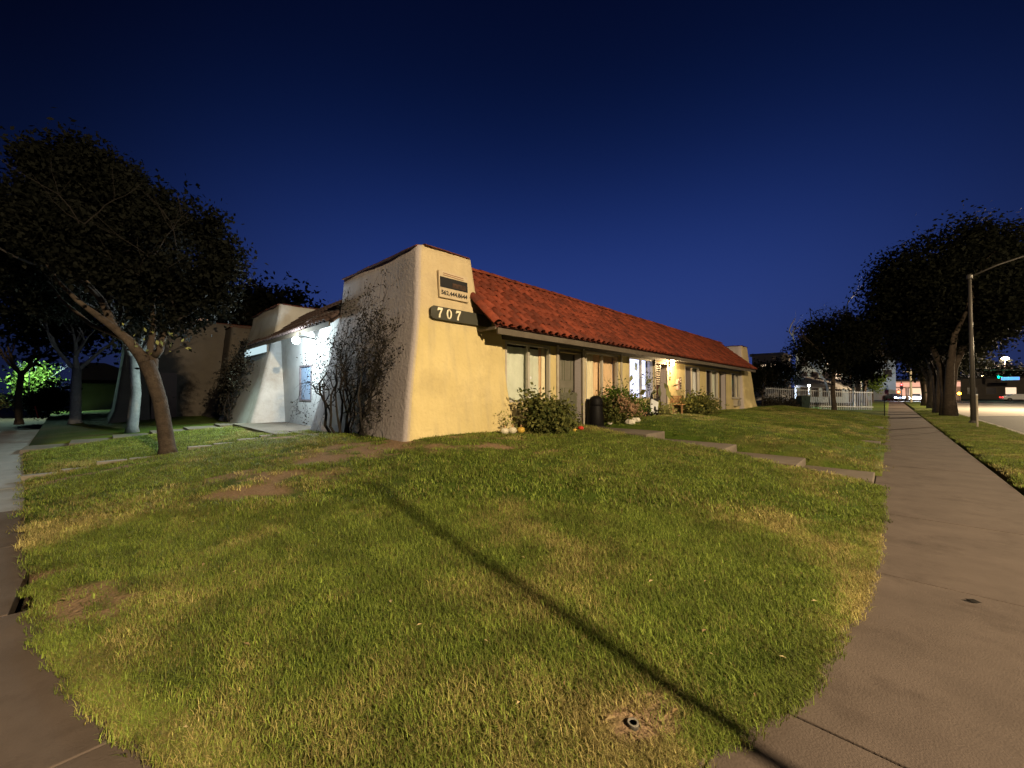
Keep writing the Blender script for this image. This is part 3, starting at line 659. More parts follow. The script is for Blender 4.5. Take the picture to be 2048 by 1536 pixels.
# lamps there
lp = empty('porch_lamp', (-12.75, 4.18, 3.0), label='bare white lamp glaring under the courtyard eave above the narrow window', cat='lamp')
part(MB().tube([(-12.45, 4.42, 3.20), (-12.45, 4.1, 3.25), (-12.45, 3.86, 3.2)], .02), 'bracket', M['metal'], lp, lp.location)
part(MB().ball((-12.45, 3.86, 3.12), .11, 14), 'globe', M['E_cool'], lp, lp.location, smooth=True)
light('porch_light', (-12.45, 3.55, 2.92), 400, (.80, .95, 1.0), .08, lp)
fx = empty('eave_light', (-17.2, 3.9, 3.2), label='long light fixture of two glowing panels at the far end of the courtyard eave', cat='light fixture')
for a, b in ((-18.7, -17.3), (-17.22, -15.8)):
    part(MB().box(a, b, 3.90, 3.95, 3.03, 3.28), 'panel', M['E_panel'], fx, fx.location)
_l = light('lawn_fill', (-16.6, 3.3, 3.1), 620, (.72, 1, .86), .35, fx, 'SPOT', (140, .6)); _l.rotation_euler = (R(-56), 0, R(18))  # added spot, stronger than the panels themselves, to brighten the lawn
part(MB().box(-18.75, -15.75, 3.952, 3.99, 3.02, 3.298), 'housing', M['metal'], fx, fx.location)

# warm porch lamp at the second door
wl = empty('wall_lamp', (-6.45, 16.2, 2.82), label='lit wall lantern beside the second door under the eave', cat='lamp')
part(MB().box(-6.6, -6.56, 16.13, 16.27, 2.7, 2.95), 'backplate', M['black'], wl, wl.location)
part(MB().lathe((-6.42, 16.2, 2.70), [(.03, 0), (.07, .03), (.08, .2), (.09, .22), (.02, .28)], 10), 'shade', M['E_warm'], wl, wl.location)
part(MB().tube([(-6.58, 16.2, 2.9), (-6.5, 16.2, 3.02), (-6.42, 16.2, 2.97)], .012), 'bracket', M['black'], wl, wl.location)
light('lantern_light', (-6.28, 16.2, 2.78), 210, (1, .70, .36), .06, wl)
# fittings on the wall by the second door
mbx = empty('mailbox', (-6.55, 17.0, 2.0), label='pale narrow mailbox on the wall right of the wall lantern', cat='mailbox')
part(MB().box(-6.599, -6.50, 16.95, 17.15, 1.72, 2.15), 'body', M['pink_wall'], mbx, mbx.location, bevel=.01); part(MB().box(-6.50, -6.47, 16.94, 17.16, 2.08, 2.17), 'lid', M['pink_wall'], mbx, mbx.location)
pq = empty('wall_plaque', (-6.59, 17.45, 2.0), label='narrow dark plaque with pale marks on the wall beside the mailbox', cat='plaque')
part(MB().box(-6.599, -6.57, 17.38, 17.54, 1.76, 2.26), 'board', M['door_red'], pq, pq.location)
for k in range(4): part(MB().box(-6.572, -6.565, 17.42, 17.50, 1.80 + k * .12, 1.86 + k * .12), 'mark', M['cream'], pq, pq.location)
hn = empty('door_number', (-6.585, 16.32, 2.3), label='two dark numerals one above the other beside the second door', cat='house number')
for k, ch in enumerate('58'):
    text(ch, .26, Matrix.Translation((-6.59, 16.34, 2.42 - k * .24)) @ Matrix.Rotation(R(90), 4, 'Z') @ Matrix.Rotation(R(90), 4, 'X'), M['dark'], hn, 'numeral', .006)
ac = empty('air_conditioner', (-6.5, 26, 1.0), label='pale window air conditioner box low on the wall by the far tower', cat='air conditioner')
part(MB().box(-6.599, -6.38, 25.5, 26.3, .80, 1.16), 'casing', M['trim_pale'], ac, ac.location, bevel=.01)
for k in range(5): part(MB().box(-6.379, -6.37, 25.55, 26.25, .84 + k * .06, .87 + k * .06), 'louver', M['trim'], ac, ac.location)

# ------------------------------------------------------------------ foliage helpers
def leafcloud(name, m, clumps, n, size, parent, seed=1, shell=.5, flat=.5, kind=None, hang=0, aspect=.55):
    """clumps: (centre, radius or (rx,ry,rz)); n leaves as small folded faces"""
    g = np.random.default_rng(seed); C = np.array([tuple(c) for c, r in clumps]); Rr = np.array([(r, r, r) if not hasattr(r, '__len__') else r for c, r in clumps], float)
    wgt = Rr.prod(1) ** (2 / 3.); idx = g.choice(len(clumps), n, p=wgt / wgt.sum())
    d = g.normal(size=(n, 3)); d /= np.linalg.norm(d, axis=1)[:, None]
    rad = (shell + (1 - shell) * g.random(n)) ** .8; rad *= .78 + .34 * g.random(n)
    # twig bunches: leaves gather round a smaller number of twig tips
    nt_ = max(8, n // 14); ti = g.integers(0, nt_, n); td = g.normal(size=(nt_, 3)); td /= np.linalg.norm(td, axis=1)[:, None]; tr = (shell + (1 - shell) * g.random(nt_)) * (.75 + .35 * g.random(nt_)); tidx = g.choice(len(clumps), nt_, p=wgt / wgt.sum())
    useb = g.random(n) < .72
    P = C[idx] + d * rad[:, None] * Rr[idx]
    PB = C[tidx[ti]] + td[ti] * tr[ti][:, None] * Rr[tidx[ti]] + g.normal(size=(n, 3)) * size * 1.6
    P[useb] = PB[useb]
    a = g.normal(size=(n, 3)); a[:, 2] -= hang; a /= np.linalg.norm(a, axis=1)[:, None]
    b = g.normal(size=(n, 3)); b[:, 2] *= (1 - flat); b -= a * (a * b).sum(1)[:, None]; b /= np.linalg.norm(b, axis=1)[:, None] + 1e-9
    s = size * (.6 + .8 * g.random(n))[:, None]
    w_ = s * aspect * .5
    V = np.empty((n, 4, 3)); V[:, 0] = P - a * s * .5; V[:, 1] = P + b * w_; V[:, 2] = P + a * s * .5; V[:, 3] = P - b * w_
    off = np.array(parent.location) if parent is not None else np.zeros(3)
    V = (V - off).reshape(-1, 3)
    me = bpy.data.meshes.new(name); me.vertices.add(4 * n); me.vertices.foreach_set('co', V.ravel().astype(np.float32))
    me.loops.add(4 * n); me.loops.foreach_set('vertex_index', np.arange(4 * n, dtype=np.int32))
    me.polygons.add(n); me.polygons.foreach_set('loop_start', np.arange(0, 4 * n, 4, dtype=np.int32)); me.materials.append(m); me.update(calc_edges=True)
    o = bpy.data.objects.new(name, me); COL.objects.link(o)
    if parent is not None: o.parent = parent
    return o
def limb(mb, p, d, L, r, depth, spread=.5, rnd=None, seg=5, up=.15, nmin=2, sides=7, tips=None, shrink=.62):
    rnd = rnd or random; pts = [Vector(p)]; rr = [r]; d = Vector(d).normalized()
    for i in range(seg):
        d = (d + Vector((rnd.gauss(0, .13), rnd.gauss(0, .13), rnd.gauss(0, .10) + up * .25))).normalized()
        pts.append(pts[-1] + d * L / seg); rr.append(r * (1 - .45 * (i + 1) / seg))
    mb.tube(pts, rr, sides, cap=False)
    if tips is not None and depth <= 1: tips.append(pts[-1])
    if depth > 0:
        for k in range(nmin + (rnd.random() < .5)):
            ax = Vector((rnd.gauss(0, 1), rnd.gauss(0, 1), rnd.gauss(0, .5))).normalized()
            nd = (d + ax * spread).normalized(); s = rnd.choice((3, 4, 5)) if k else seg
            limb(mb, pts[min(s, seg)], nd, L * rnd.uniform(.6, .85), rr[min(s, seg)] * shrink * 1.15, depth - 1, spread, rnd, max(3, seg - 1), up, nmin, max(4, sides - 1), tips, shrink)

# ------------------------------------------------------------------ the near tree
base = W(338, 903, 8.45); base.z = float(H(base.x, base.y)) - .04
T1 = empty('tree', base, label='nearest tree, with leaning brown trunk forking low and broad dark crown', cat='tree')
def P(px, py, D): return W(px, py, D) - base
rn = random.Random(3)
tr = MB(); b0 = Vector((0, 0, -.05))
fork = P(283, 715, 8.5)
tr.tube([b0, P(337, 893, 8.45), P(330, 850, 8.46), P(320, 800, 8.48), P(305, 755, 8.5), P(292, 725, 8.5)], [.19, .145, .130, .126, .134, .145], 14)
tr.tube([P(303, 750, 8.5), P(283, 715, 8.5), P(255, 680, 8.4), P(225, 655, 8.3), P(180, 622, 8.1), P(150, 600, 8.0), P(110, 560, 7.9), P(70, 500, 7.8)], [.12, .115, .092, .078, .058, .045, .033, .015], 10)
tr.tube([P(303, 750, 8.5), P(305, 720, 8.6), P(300, 690, 8.6), P(306, 650, 8.7), P(300, 590, 8.8), P(310, 520, 8.9)], [.10, .092, .07, .053, .038, .022], 10)
tr.tube([P(308, 712, 8.6), P(318, 700, 8.6), P(325, 672, 8.7), P(350, 640, 8.8), P(400, 600, 8.9), P(430, 560, 8.9)], [.08, .07, .055, .045, .035, .02], 9)
tr.tube([P(225, 655, 8.3), P(200, 600, 8.5), P(165, 560, 8.6), P(178, 510, 8.7), P(168, 450, 8.8)], [.08, .065, .05, .035, .02], 8)
tr.tube([P(200, 600, 8.5), P(150, 555, 8.4), P(110, 520, 8.3), P(90, 470, 8.3)], [.05, .035, .025, .015], 7)
tr.tube([P(255, 680, 8.4), P(180, 650, 8.6), P(120, 600, 8.7), P(90, 560, 8.8)], [.06, .045, .03, .015], 7)
tw = MB()
for q in range(16):
    px, py = rn.choice(((178, 520), (110, 540), (300, 600), (350, 640), (200, 600), (306, 650), (225, 655)))
    limb(tw, P(px, py, rn.uniform(8.2, 8.9)), Vector((rn.gauss(0, 1), rn.gauss(0, 1), .8)), rn.uniform(.7, 1.3), .03, 2, .6, rn)
tr.build('trunk', M['bark'], T1, smooth=True); tw.build('branches', M['vine_wood'], T1, smooth=True)
kn = MB().ball(P(316, 801, 8.38), .05, 10, (1, 1, 1.0)); kn.build('knot', M['bark'], T1, smooth=True)
cl = []
for px, py, rp, D in ((110, 340, 80, 8.3), (190, 345, 70, 9.0), (60, 400, 80, 8.0), (250, 400, 80, 8.6), (140, 440, 110, 8.6), (320, 460, 70, 8.4), (400, 470, 55, 8.9), (240, 520, 100, 9.4), (420, 540, 55, 8.3), (345, 560, 80, 9.2), (60, 520, 90, 8.8),
                      (100, 600, 70, 9.6), (300, 620, 55, 9.8), (180, 460, 60, 7.8), (100, 440, 50, 7.6), (140, 530, 48, 7.6), (230, 545, 48, 7.9), (320, 540, 45, 8.0), (70, 480, 45, 7.5), (270, 590, 36, 8.1), (380, 600, 40, 8.6), (420, 590, 40, 8.5), (445, 545, 36, 8.5), (360, 635, 30, 8.7), (440, 600, 28, 8.7), (455, 515, 30, 8.8), (390, 610, 45, 9.0), (20, 440, 70, 7.6), (150, 300, 50, 8.6), (440, 500, 38, 8.7), (330, 420, 45, 9.2), (60, 310, 45, 8.5), (230, 350, 50, 9.2), (420, 440, 28, 8.6)):
    r = rp / 785 * D * .78; cl.append((W(px, py, D), (r, r * 1.0, r * .9)))
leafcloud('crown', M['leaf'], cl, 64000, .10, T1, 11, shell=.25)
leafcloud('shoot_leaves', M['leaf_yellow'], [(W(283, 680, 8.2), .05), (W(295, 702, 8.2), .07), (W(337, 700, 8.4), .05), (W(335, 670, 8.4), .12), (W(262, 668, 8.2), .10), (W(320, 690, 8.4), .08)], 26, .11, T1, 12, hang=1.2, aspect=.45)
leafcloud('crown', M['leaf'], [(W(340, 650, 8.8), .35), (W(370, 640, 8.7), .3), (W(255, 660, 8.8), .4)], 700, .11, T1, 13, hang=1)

# ------------------------------------------------------------------ other trees
def tree(px, py, D, h, label, crown, nleaf, leaf, m='leaf_far', bark='bark', r=.16, lean=0, seed=1, group=None, z=None, fork=.5, shell=.35, x=None, y=None):
    if x is None: b = W(px, py, D); x, y = b.x, b.y
    zz = z if z is not None else (float(H(x, y)) if x < -.13 else .03)
    b = Vector((x, y, zz - .05)); T = empty('tree', b, label=label, cat='tree', group=group); rn = random.Random(seed); mb = MB()
    top = Vector((lean, 0, h * fork)); mid = top * .5 + Vector((rn.gauss(0, .06), rn.gauss(0, .06), 0))
    mb.tube([(0, 0, 0), Vector((0, 0, .25)), mid, top], [r * 1.45, r * 1.08, r * .95, r * .85], 11)
    for k in range(5):
        a = k * 1.26 + rn.random(); limb(mb, top - Vector((0, 0, .2)), Vector((math.cos(a) * .6, math.sin(a) * .6, .9)), h * .28, r * .5, 2, .5, rn, 5)
    mb.build('trunk', M[bark], T, smooth=True)
    cl = [(b + Vector(c), rr) for c, rr in crown]
    leafcloud('crown', M[m], cl, nleaf, leaf, T, seed, shell=shell)
    return T
def crownball(cx, cy, cz, rx, ry, rz, n, seed, rs=.42):
    rn = random.Random(seed); L = []
    for k in range(n):
        u = rn.uniform(-1, 1); a = rn.uniform(0, 6.28); q = math.sqrt(1 - u * u); f = rn.uniform(.45, .80)
        s = rs * rn.uniform(.7, 1.25); L.append((Vector((cx + rx * f * q * math.cos(a), cy + ry * f * q * math.sin(a), cz + rz * f * u)), (rx * s, ry * s, rz * s)))
    return L
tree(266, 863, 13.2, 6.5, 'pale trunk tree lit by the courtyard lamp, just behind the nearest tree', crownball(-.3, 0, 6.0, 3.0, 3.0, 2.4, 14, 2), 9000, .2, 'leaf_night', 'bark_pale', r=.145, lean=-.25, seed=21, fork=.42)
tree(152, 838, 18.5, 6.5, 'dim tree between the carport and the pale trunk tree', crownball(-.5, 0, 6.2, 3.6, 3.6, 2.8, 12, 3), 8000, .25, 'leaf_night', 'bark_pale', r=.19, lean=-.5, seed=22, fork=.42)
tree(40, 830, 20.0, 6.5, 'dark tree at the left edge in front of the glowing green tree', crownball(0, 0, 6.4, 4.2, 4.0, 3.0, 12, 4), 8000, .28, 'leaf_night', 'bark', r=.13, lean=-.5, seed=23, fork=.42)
# far trees behind the courtyard house
tree(445, 790, 27, 8, 'tall dark tree directly behind the courtyard house tower', crownball(0, 0, 6.6, 4.4, 4.2, 3.0, 16, 5), 8000, .34, 'leaf_night', seed=24)
tree(560, 790, 34, 9, 'feathery dark tree showing over the courtyard roof', crownball(0, 0, 7.6, 4.3, 4.3, 2.8, 22, 6, .3), 6500, .4, 'leaf_night', seed=25)
tree(330, 790, 33, 9, 'dark tree standing behind the dim stucco building', crownball(0, 0, 7.0, 5.5, 4.3, 4.0, 16, 7), 7000, .4, 'leaf_night', seed=26)
# glowing green tree at the far left with its lamp
gt = tree(68, 800, 31, 5, 'small tree glowing green in lamp light at the far left', crownball(0, 0, 2.5, 1.5, 1.5, 1.4, 10, 8), 2600, .26, 'leaf_bright', 'bark_pale', r=.08, seed=27, z=.2, fork=.3)
g_ = W(58, 700, 29.3)
gl = empty('garden_lamp', (g_.x, g_.y, .3), label='small globe lamp on a post beside the glowing green tree', cat='lamp')
part(MB().tube([(g_.x, g_.y, .3), (g_.x, g_.y, 3.9)], .04), 'post', M['metal'], gl, gl.location); part(MB().ball((g_.x, g_.y, 4.0), .12, 12), 'globe', emit('E_lamp_green', (.6, 1, .8), 5), gl, gl.location, smooth=True)
light('garden_light', (g_.x, g_.y, 3.75), 2600, (.62, 1, .85), .15, gl)
p = W(12, 800, 33)
hb = empty('hedge', (p.x, p.y, .2), label='pale hedge lit from above at the left edge beneath the dark tree', cat='hedge')
leafcloud('foliage', M['leaf_yellow'], [(Vector((p.x + i * .3, p.y - .9 * i, .85)), (.7, .9, .55)) for i in range(-3, 4)], 2500, .16, hb, 31)
p = W(108, 830, 26)
bb = empty('bush', (p.x, p.y, .2), label='round black bush left of the carport', cat='bush')
leafcloud('foliage', M['leaf_night'], [(Vector((p.x, p.y, 1.3)), (.8, .9, 1.2)), (Vector((p.x + .4, p.y - .6, .9)), (.7, .7, .9))], 3200, .2, bb, 32, shell=.2)
p = W(78, 822, 24)
st = empty('garden_stake', (p.x, p.y, float(H(p.x, p.y))), label='short red leaning stake in the dark lawn before the black bush', cat='stake')
MB().tube([(0, 0, 0), (-.1, -.15, .75)], .03, 6).build('pole', M['red'], st)

# dim stucco building on the left
B3O = Vector((-26, 5, .3)); B3 = empty('stucco_building', B3O, label='dim pale stucco building with dark door, behind the pale trunk tree', cat='building')
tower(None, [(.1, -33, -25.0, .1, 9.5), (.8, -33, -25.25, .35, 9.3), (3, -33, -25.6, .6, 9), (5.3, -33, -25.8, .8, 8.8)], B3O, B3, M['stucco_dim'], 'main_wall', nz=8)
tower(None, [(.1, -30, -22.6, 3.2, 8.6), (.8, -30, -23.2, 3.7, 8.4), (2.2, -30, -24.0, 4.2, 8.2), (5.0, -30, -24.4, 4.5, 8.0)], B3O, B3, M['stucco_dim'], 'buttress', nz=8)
dd = part(MB().box(-25.4, -25.0, 1.55, 2.45, .35, 2.55), 'door', M['door_red'], B3, B3O); part(MB().ball((-24.97, 2.35, 1.35), .04, 8), 'handle', M['metal'], dd, B3O)
part(MB().box(-25.8, -24.2, 2.5, 3.5, 5.12, 5.24), 'trim_board', M['pink_wall'], B3, B3O)
# carport at the far left
c0 = W(150, 830, 27); CP = empty('carport', (c0.x, c0.y, .3), label='open carport with pinkish gable front, between the bush and the pale trunk tree', cat='carport')
co = CP.location
cx, cy = c0.x, c0.y
part(MB().box(cx - 5, cx - .2, cy + 0, cy + 4.4, 2.25, 2.5), 'roof_slab', M['dark'], CP, co)
g = MB(); g.add([(cx, cy, 2.5), (cx, cy + 4.2, 2.5), (cx, cy + 3.0, 3.0), (cx, cy + 1.4, 3.7), (cx, cy + .2, 3.7), (cx - .2, cy, 2.5), (cx - .2, cy + 4.2, 2.5), (cx - .2, cy + 3.0, 3.0), (cx - .2, cy + 1.4, 3.7), (cx - .2, cy + .2, 3.7)],
                [(0, 1, 2, 3, 4), (9, 8, 7, 6, 5), (0, 5, 6, 1), (1, 6, 7, 2), (2, 7, 8, 3), (3, 8, 9, 4), (4, 9, 5, 0)]); part(g, 'gable', M['pink_wall'], CP, co)
for yy in (cy + .1, cy + 4.1): part(MB().box(cx - .3, cx - .1, yy - .1, yy + .1, .1, 2.25), 'post', M['far_wall2'], CP, co)
part(MB().box(cx - 5, cx - 4.8, cy, cy + 4.4, .1, 2.25), 'back_wall', M['far_wall2'], CP, co)

# ------------------------------------------------------------------ climbing plant on the tower's end wall
def towery(z): return float(np.interp(z, [.3, .75, 1.6, 2.9, 3.55, 4.56], [3.66, 3.78, 3.92, 4.12, 4.21, 4.31]))
def climber(name, label, cat, roots, seed, ybase, off=.10, depth=4, parentpt=None, H0=1.4, leaves=None, m='vine_wood', rr=.022, xmax=-6.8, zmax=4.1):
    rn = random.Random(seed); T = empty(name, parentpt, label=label, cat=cat); mb = MB(); tips = []
    def grow(p, ang, L, r, dep):
        pts = [p.copy()]; rad = [r]; n = 6
        for i in range(n):
            ang += rn.gauss(0, .16); q = pts[-1] + Vector((math.sin(ang), rn.gauss(0, .25), math.cos(ang))) * (L / n)
            w_ = ybase(q.z); q.y = min(max(q.y, w_ - .40), w_ - .03 - r); q.x = min(q.x, xmax + rn.uniform(-.15, 0)); q.z = min(q.z, zmax + rn.uniform(-.3, 0)); pts.append(q); rad.append(r * (1 - .5 * (i + 1) / n))
        mb.tube([a - T.location for a in pts], rad, 5 if r > .008 else 4, cap=False); tips.append(pts[-1]); tips.append(pts[3])
        if dep > 0:
            for k in range(rn.choice((2, 3, 3))): j = rn.choice((2, 3, 4, 5, 6)); grow(pts[j], ang + rn.choice((-1, 1)) * rn.uniform(.25, .9), L * rn.uniform(.55, .85), max(rad[j] * .68, .0035), dep - 1)
    for x, z, a in roots: grow(Vector((x, ybase(z) - off, z)), a, H0 * rn.uniform(.75, 1.15), rr * rn.uniform(.6, 1.2), depth)
    mb.build('branches', M[m], T, smooth=True)
    return T, tips
vo = Vector((-8.6, 3.65, .62))
V1, tips = climber('climbing_shrub', 'bare brown climbing shrub spread over the end wall of the corner tower', 'shrub', [(-8.95, .6, -.25), (-8.8, .6, -.1), (-8.6, .6, .05), (-8.5, .62, .2), (-8.2, .62, .15), (-8.0, .62, .35), (-9.2, .6, -.5), (-8.7, .6, -.05), (-7.8, .62, .25), (-8.35, .6, -.15), (-7.6, .6, .3), (-8.55, .6, -.1)], 5, towery, parentpt=vo, H0=1.45, depth=4, rr=.03)
rv = random.Random(8); cl = [(t, .10) for t in tips if rv.random() < .30]
cl += [(W(735, 650, 8.6) + Vector((0, 0, 0)), (.62, .25, .42)), (W(700, 620, 9.0), (.5, .25, .35)), (W(742, 572, 8.9), (.14, .2, .22)), (W(770, 690, 8.3), (.35, .2, .4)), (W(720, 845, 8.3), (.45, .2, .25)), (W(745, 790, 8.3), (.3, .18, .3)), (W(665, 700, 9.2), (.3, .15, .4))]
leafcloud('leaves', M['leaf_vine'], cl, 4200, .05, V1, 41, shell=.1)
tw2 = lambda z: float(np.interp(z, [.2, .6, 1.6, 3.0, 4.4], [3.25, 3.4, 3.7, 4.05, 4.35]))
V2, tips = climber('climbing_shrub', 'dark climbing shrub on the front of the courtyard house tower below the light panels', 'shrub', [(-18.2, .5, .1), (-18.5, .5, -.1), (-17.8, .5, .1), (-18.0, .5, .0)], 6, tw2, parentpt=Vector((-18.1, 3.2, .45)), H0=1.1, depth=4)
leafcloud('leaves', M['leaf_vine'], [(Vector((-18.3, 3.4, 1.1)), (.55, .2, .8)), (Vector((-18.1, 3.6, 2.2)), (.5, .2, .6)), (Vector((-17.4, 3.7, 2.7)), (.8, .2, .25))] + [(t, .12) for t in tips[::4]], 4000, .09, V2, 42, shell=.1)

# ------------------------------------------------------------------ bushes by the front wall and garden things
def bush(label, cs_, n, size, m, seed, name='bush', hang=0, stems=True, z=None):
    c = cs_[0][0]; zz = float(H(c.x, c.y)) if z is None else z
    T = empty(name, (c.x, c.y, zz), label=label, cat='bush' if name == 'bush' else 'plant')
    if stems:
        mb = MB(); rn = random.Random(seed)
        for k in range(9):
            e = rn.choice(cs_)[0] - T.location; mb.tube([(rn.gauss(0, .08), rn.gauss(0, .08), -.02), e * .5 + Vector((rn.gauss(0, .05), 0, .05)), e], [.012, .009, .004], 5)
        mb.build('stems', M['vine_wood'], T)
    leafcloud('foliage', M[m], cs_, n, size, T, seed, shell=.15, hang=hang); return T
V = Vector
bush('broad leafy green bush below the green curtained window, left of the first door', [(V((-5.8, 6.95, 1.02)), (.36, .36, .40)), (V((-5.8, 7.4, 1.08)), (.36, .36, .38)), (V((-5.75, 7.75, .92)), (.30, .26, .28)), (V((-5.85, 6.75, 1.36)), (.16, .16, .2)), (V((-5.7, 7.2, .85)), (.4, .5, .25))], 5200, .10, 'leaf_bush', 51)
bush('small sparse bush in front of the first door frame', [(V((-5.95, 8.15, .82)), (.18, .16, .26))], 420, .08, 'leaf_vine', 52)
bush('tall bright green bush in front of the pier before the lit blinds', [(V((-6.1, 11.5, 1.25)), (.30, .45, .40)), (V((-6.1, 10.9, 1.45)), (.2, .24, .36)), (V((-6.0, 12.2, 1.0)), (.32, .45, .30))], 3600, .10, 'leaf_bright', 53)
b4 = bush('dried hydrangea bush with pinkish heads beside the black covered grill', [(V((-5.85, 10.65, .95)), (.32, .35, .32)), (V((-5.8, 11.2, .88)), (.34, .4, .26)), (V((-5.9, 10.45, 1.15)), (.22, .2, .28))], 2400, .09, 'leaf_bush', 54)
leafcloud('flower_heads', M['petal'], [(V((-5.62, 10.4 + .15 * k, 1.40 - .06 * k)), .11) for k in range(9)] + [(V((-5.6, 10.5 + .2 * k, 1.1)), .09) for k in range(4)], 900, .07, b4, 55)
bush('low dark shrub patch beneath the tall bright bush', [(V((-5.85, 12.3, .78)), (.35, .7, .18)), (V((-5.8, 13.0, .78)), (.3, .5, .16))], 1300, .08, 'leaf_vine', 56)
bush('fine stemmed shrub with bare twigs in front of the lit blinds', [(V((-6.2, 13.4, 1.9)), (.15, .3, .5)), (V((-6.2, 13.9, 1.7)), (.15, .3, .4))], 170, .07, 'leaf_vine', 57)
bush('spiky pale agave like plant below the lit blinds', [(V((-6.15, 13.9, .98)), (.2, .28, .22))], 60, .42, 'leaf_yellow', 58, hang=-1.5)
bush('pale yellow shrub at the second door', [(V((-6.15, 14.8, .88)), (.2, .4, .22))], 420, .10, 'leaf_yellow', 59)
bush('large rounded green bush below the white curtained window', [(V((-5.9, 17.4, 1.1)), (.5, .6, .45)), (V((-5.85, 18.2, 1.0)), (.45, .55, .38)), (V((-5.9, 16.95, .95)), (.35, .35, .32)), (V((-5.85, 17.7, .85)), (.6, .9, .3))], 6500, .12, 'leaf_bush', 60)
bush('brown dry shrub at the foot of the far tower', [(V((-5.8, 30.6, .95)), (.4, .5, .4))], 700, .1, 'leaf_vine', 61)
bush('low tan shrubs along the far end of the row house', [(V((-5.6, 32.5, .8)), (.8, 1.6, .4)), (V((-5.0, 34, .7)), (.8, 1.4, .35))], 1800, .14, 'leaf_vine', 62, z=.4)
sap = empty('sapling', (-6.35, 12.1, .65), label='thin bare sapling against the pier between the orange and lit windows', cat='sapling')
mb = MB(); rn = random.Random(5)
for k in range(3): limb(mb, (0, rn.gauss(0, .1), 0), (0, rn.gauss(0, .25), 1), .95, .012, 2, .35, rn)
mb.build('branches', M['vine_wood'], sap)
pl = empty('pot_plant', (-6.15, 6.15, .74), label='little pale plant rising behind the pumpkins at the tower corner', cat='plant')
leafcloud('leaves', M['leaf_yellow'], [(V((-6.1, 6.15, .98)), (.10, .12, .16))], 60, .07, pl, 64); MB().tube([(0, 0, -.05), (.1, 0, .2)], .008, 5).build('stem', M['vine_wood'], pl)
def pumpkin(loc, r, m, label, sq=.72):
    T = empty('pumpkin', loc, label=label, cat='pumpkin', group='pumpkins at the foot of the corner tower'); n = 24; mb = MB(); vs = []; fs = []
    for i in range(1, 9):
        a = math.pi * i / 9
        for k in range(n):
            b = 2 * math.pi * k / n; q = r * (1 - .10 * abs(math.sin(b * 4)) ) * math.sin(a) ** .8; vs.append((q * math.cos(b), q * math.sin(b), r * sq * (1 + math.cos(a)) - .04 * r * (math.sin(a) < .5)))
    for i in range(7):
        for k in range(n): a = i * n + k; b = i * n + (k + 1) % n; fs.append((a, a + n, b + n, b))
    fs += [tuple(range(n)), tuple(reversed(range(7 * n, 8 * n)))]; mb.add(vs, fs).build('body', M[m], T, smooth=True)
    MB().tube([(0, 0, 2 * r * sq - .02), (.01, .0, 2 * r * sq + .05)], [.02, .012], 6).build('stem', M['wood'], T)
def gz(x, y): return float(H(x, y))
pumpkin((-5.98, 5.98, gz(-6, 6.)), .10, 'pumpkin_white', 'pale pumpkin, leftmost of the three at the tower corner')
pumpkin((-5.97, 6.21, gz(-6, 6.2)), .105, 'pumpkin_white', 'pale pumpkin, middle one of the three at the tower corner')
pumpkin((-5.95, 6.47, gz(-6, 6.5)), .10, 'pumpkin_yellow', 'yellow pumpkin beside the two pale ones at the tower corner')
pumpkin((-5.6, 8.30, gz(-5.5, 8.3)), .08, 'red', 'small red pumpkin next to the doormat')
pumpkin((-5.5, 7.9, gz(-5.45, 7.9)), .06, 'pumpkin_yellow', 'tiny yellow pumpkin tucked under the leafy bush')
dm = empty('doormat', (-6.1, 9.5, .607), label='dark rounded doormat before the first door', cat='doormat')
MB().lathe((0, 0, 0), [(.5, 0), (.52, .012), (.5, .03), (.1, .032)], 28).build('pad', M['mat'], dm); dm.scale = (.75, 1.1, 1)
gc = empty('covered_grill', (-6.25, 10.06, .57), label='black covered grill with rounded top standing below the orange curtained window', cat='grill')
mb = MB(); prof = [(.20, -.02), (.235, .05), (.22, .4), (.20, .62), (.19, .66)]
mb.lathe((0, 0, 0), prof, 20); mb.build('cover', M['black'], gc, smooth=True)
MB().lathe((0, 0, 0), [(.195, .65), (.20, .69), (.19, .80), (.16, .88), (.10, .92), (.03, .935)], 20).build('lid', M['black'], gc, smooth=True)
MB().tube([(-.1, -.3, 0), (-.12, -.31, .85)], .012, 6).build('handle_rod', M['black'], gc)
def rock(loc, r, label, seed):
    rn = random.Random(seed); mb = MB().ball((0, 0, r * .5), r, 10, (1.2, 1, .75)); mb.v = [(a + rn.gauss(0, r * .07), b + rn.gauss(0, r * .07), c + rn.gauss(0, r * .06)) for a, b, c in mb.v]
    o = mb.build('rock', M['stone'], label=label, cat='rock', group='white rocks at the hydrangea bush'); o.location = loc
rock((-5.45, 10.62, gz(-5.4, 10.6) - .02), .13, 'left of two white rocks before the hydrangea bush', 1); rock((-5.45, 10.95, gz(-5.4, 10.9) - .02), .13, 'right of two white rocks before the hydrangea bush', 2)
rock((-5.95, 10.35, .66), .06, 'small pale stone at the foot of the black grill', 3)
ys_ = empty('yard_sign', (-5.8, 12.95, gz(-5.8, 12.95)), label='tilted white yard board with a dark blot and black ears', cat='sign')
Mx = Matrix.Rotation(R(90), 4, 'Z') @ Matrix.Rotation(R(14), 4, 'Y')
MB().box(-.26, .26, -.02, .02, .02, .52, Mx).build('board', M['white_metal'], ys_); MB().tube([Mx @ V((.02, -.022, .24)), Mx @ V((.02, -.028, .24))], .09, 14).build('blot', M['black'], ys_)
MB().add([Mx @ V(q) for q in ((-.3, 0, .5), (-.1, 0, .52), (-.34, 0, .74), (.05, 0, .53), (.3, 0, .55), (.4, 0, .78), (-.3, .02, .5), (.3, .02, .55))], [(0, 1, 2), (1, 3, 4, 5), (0, 6, 2), (4, 7, 5)]).build('ears', M['black'], ys_)
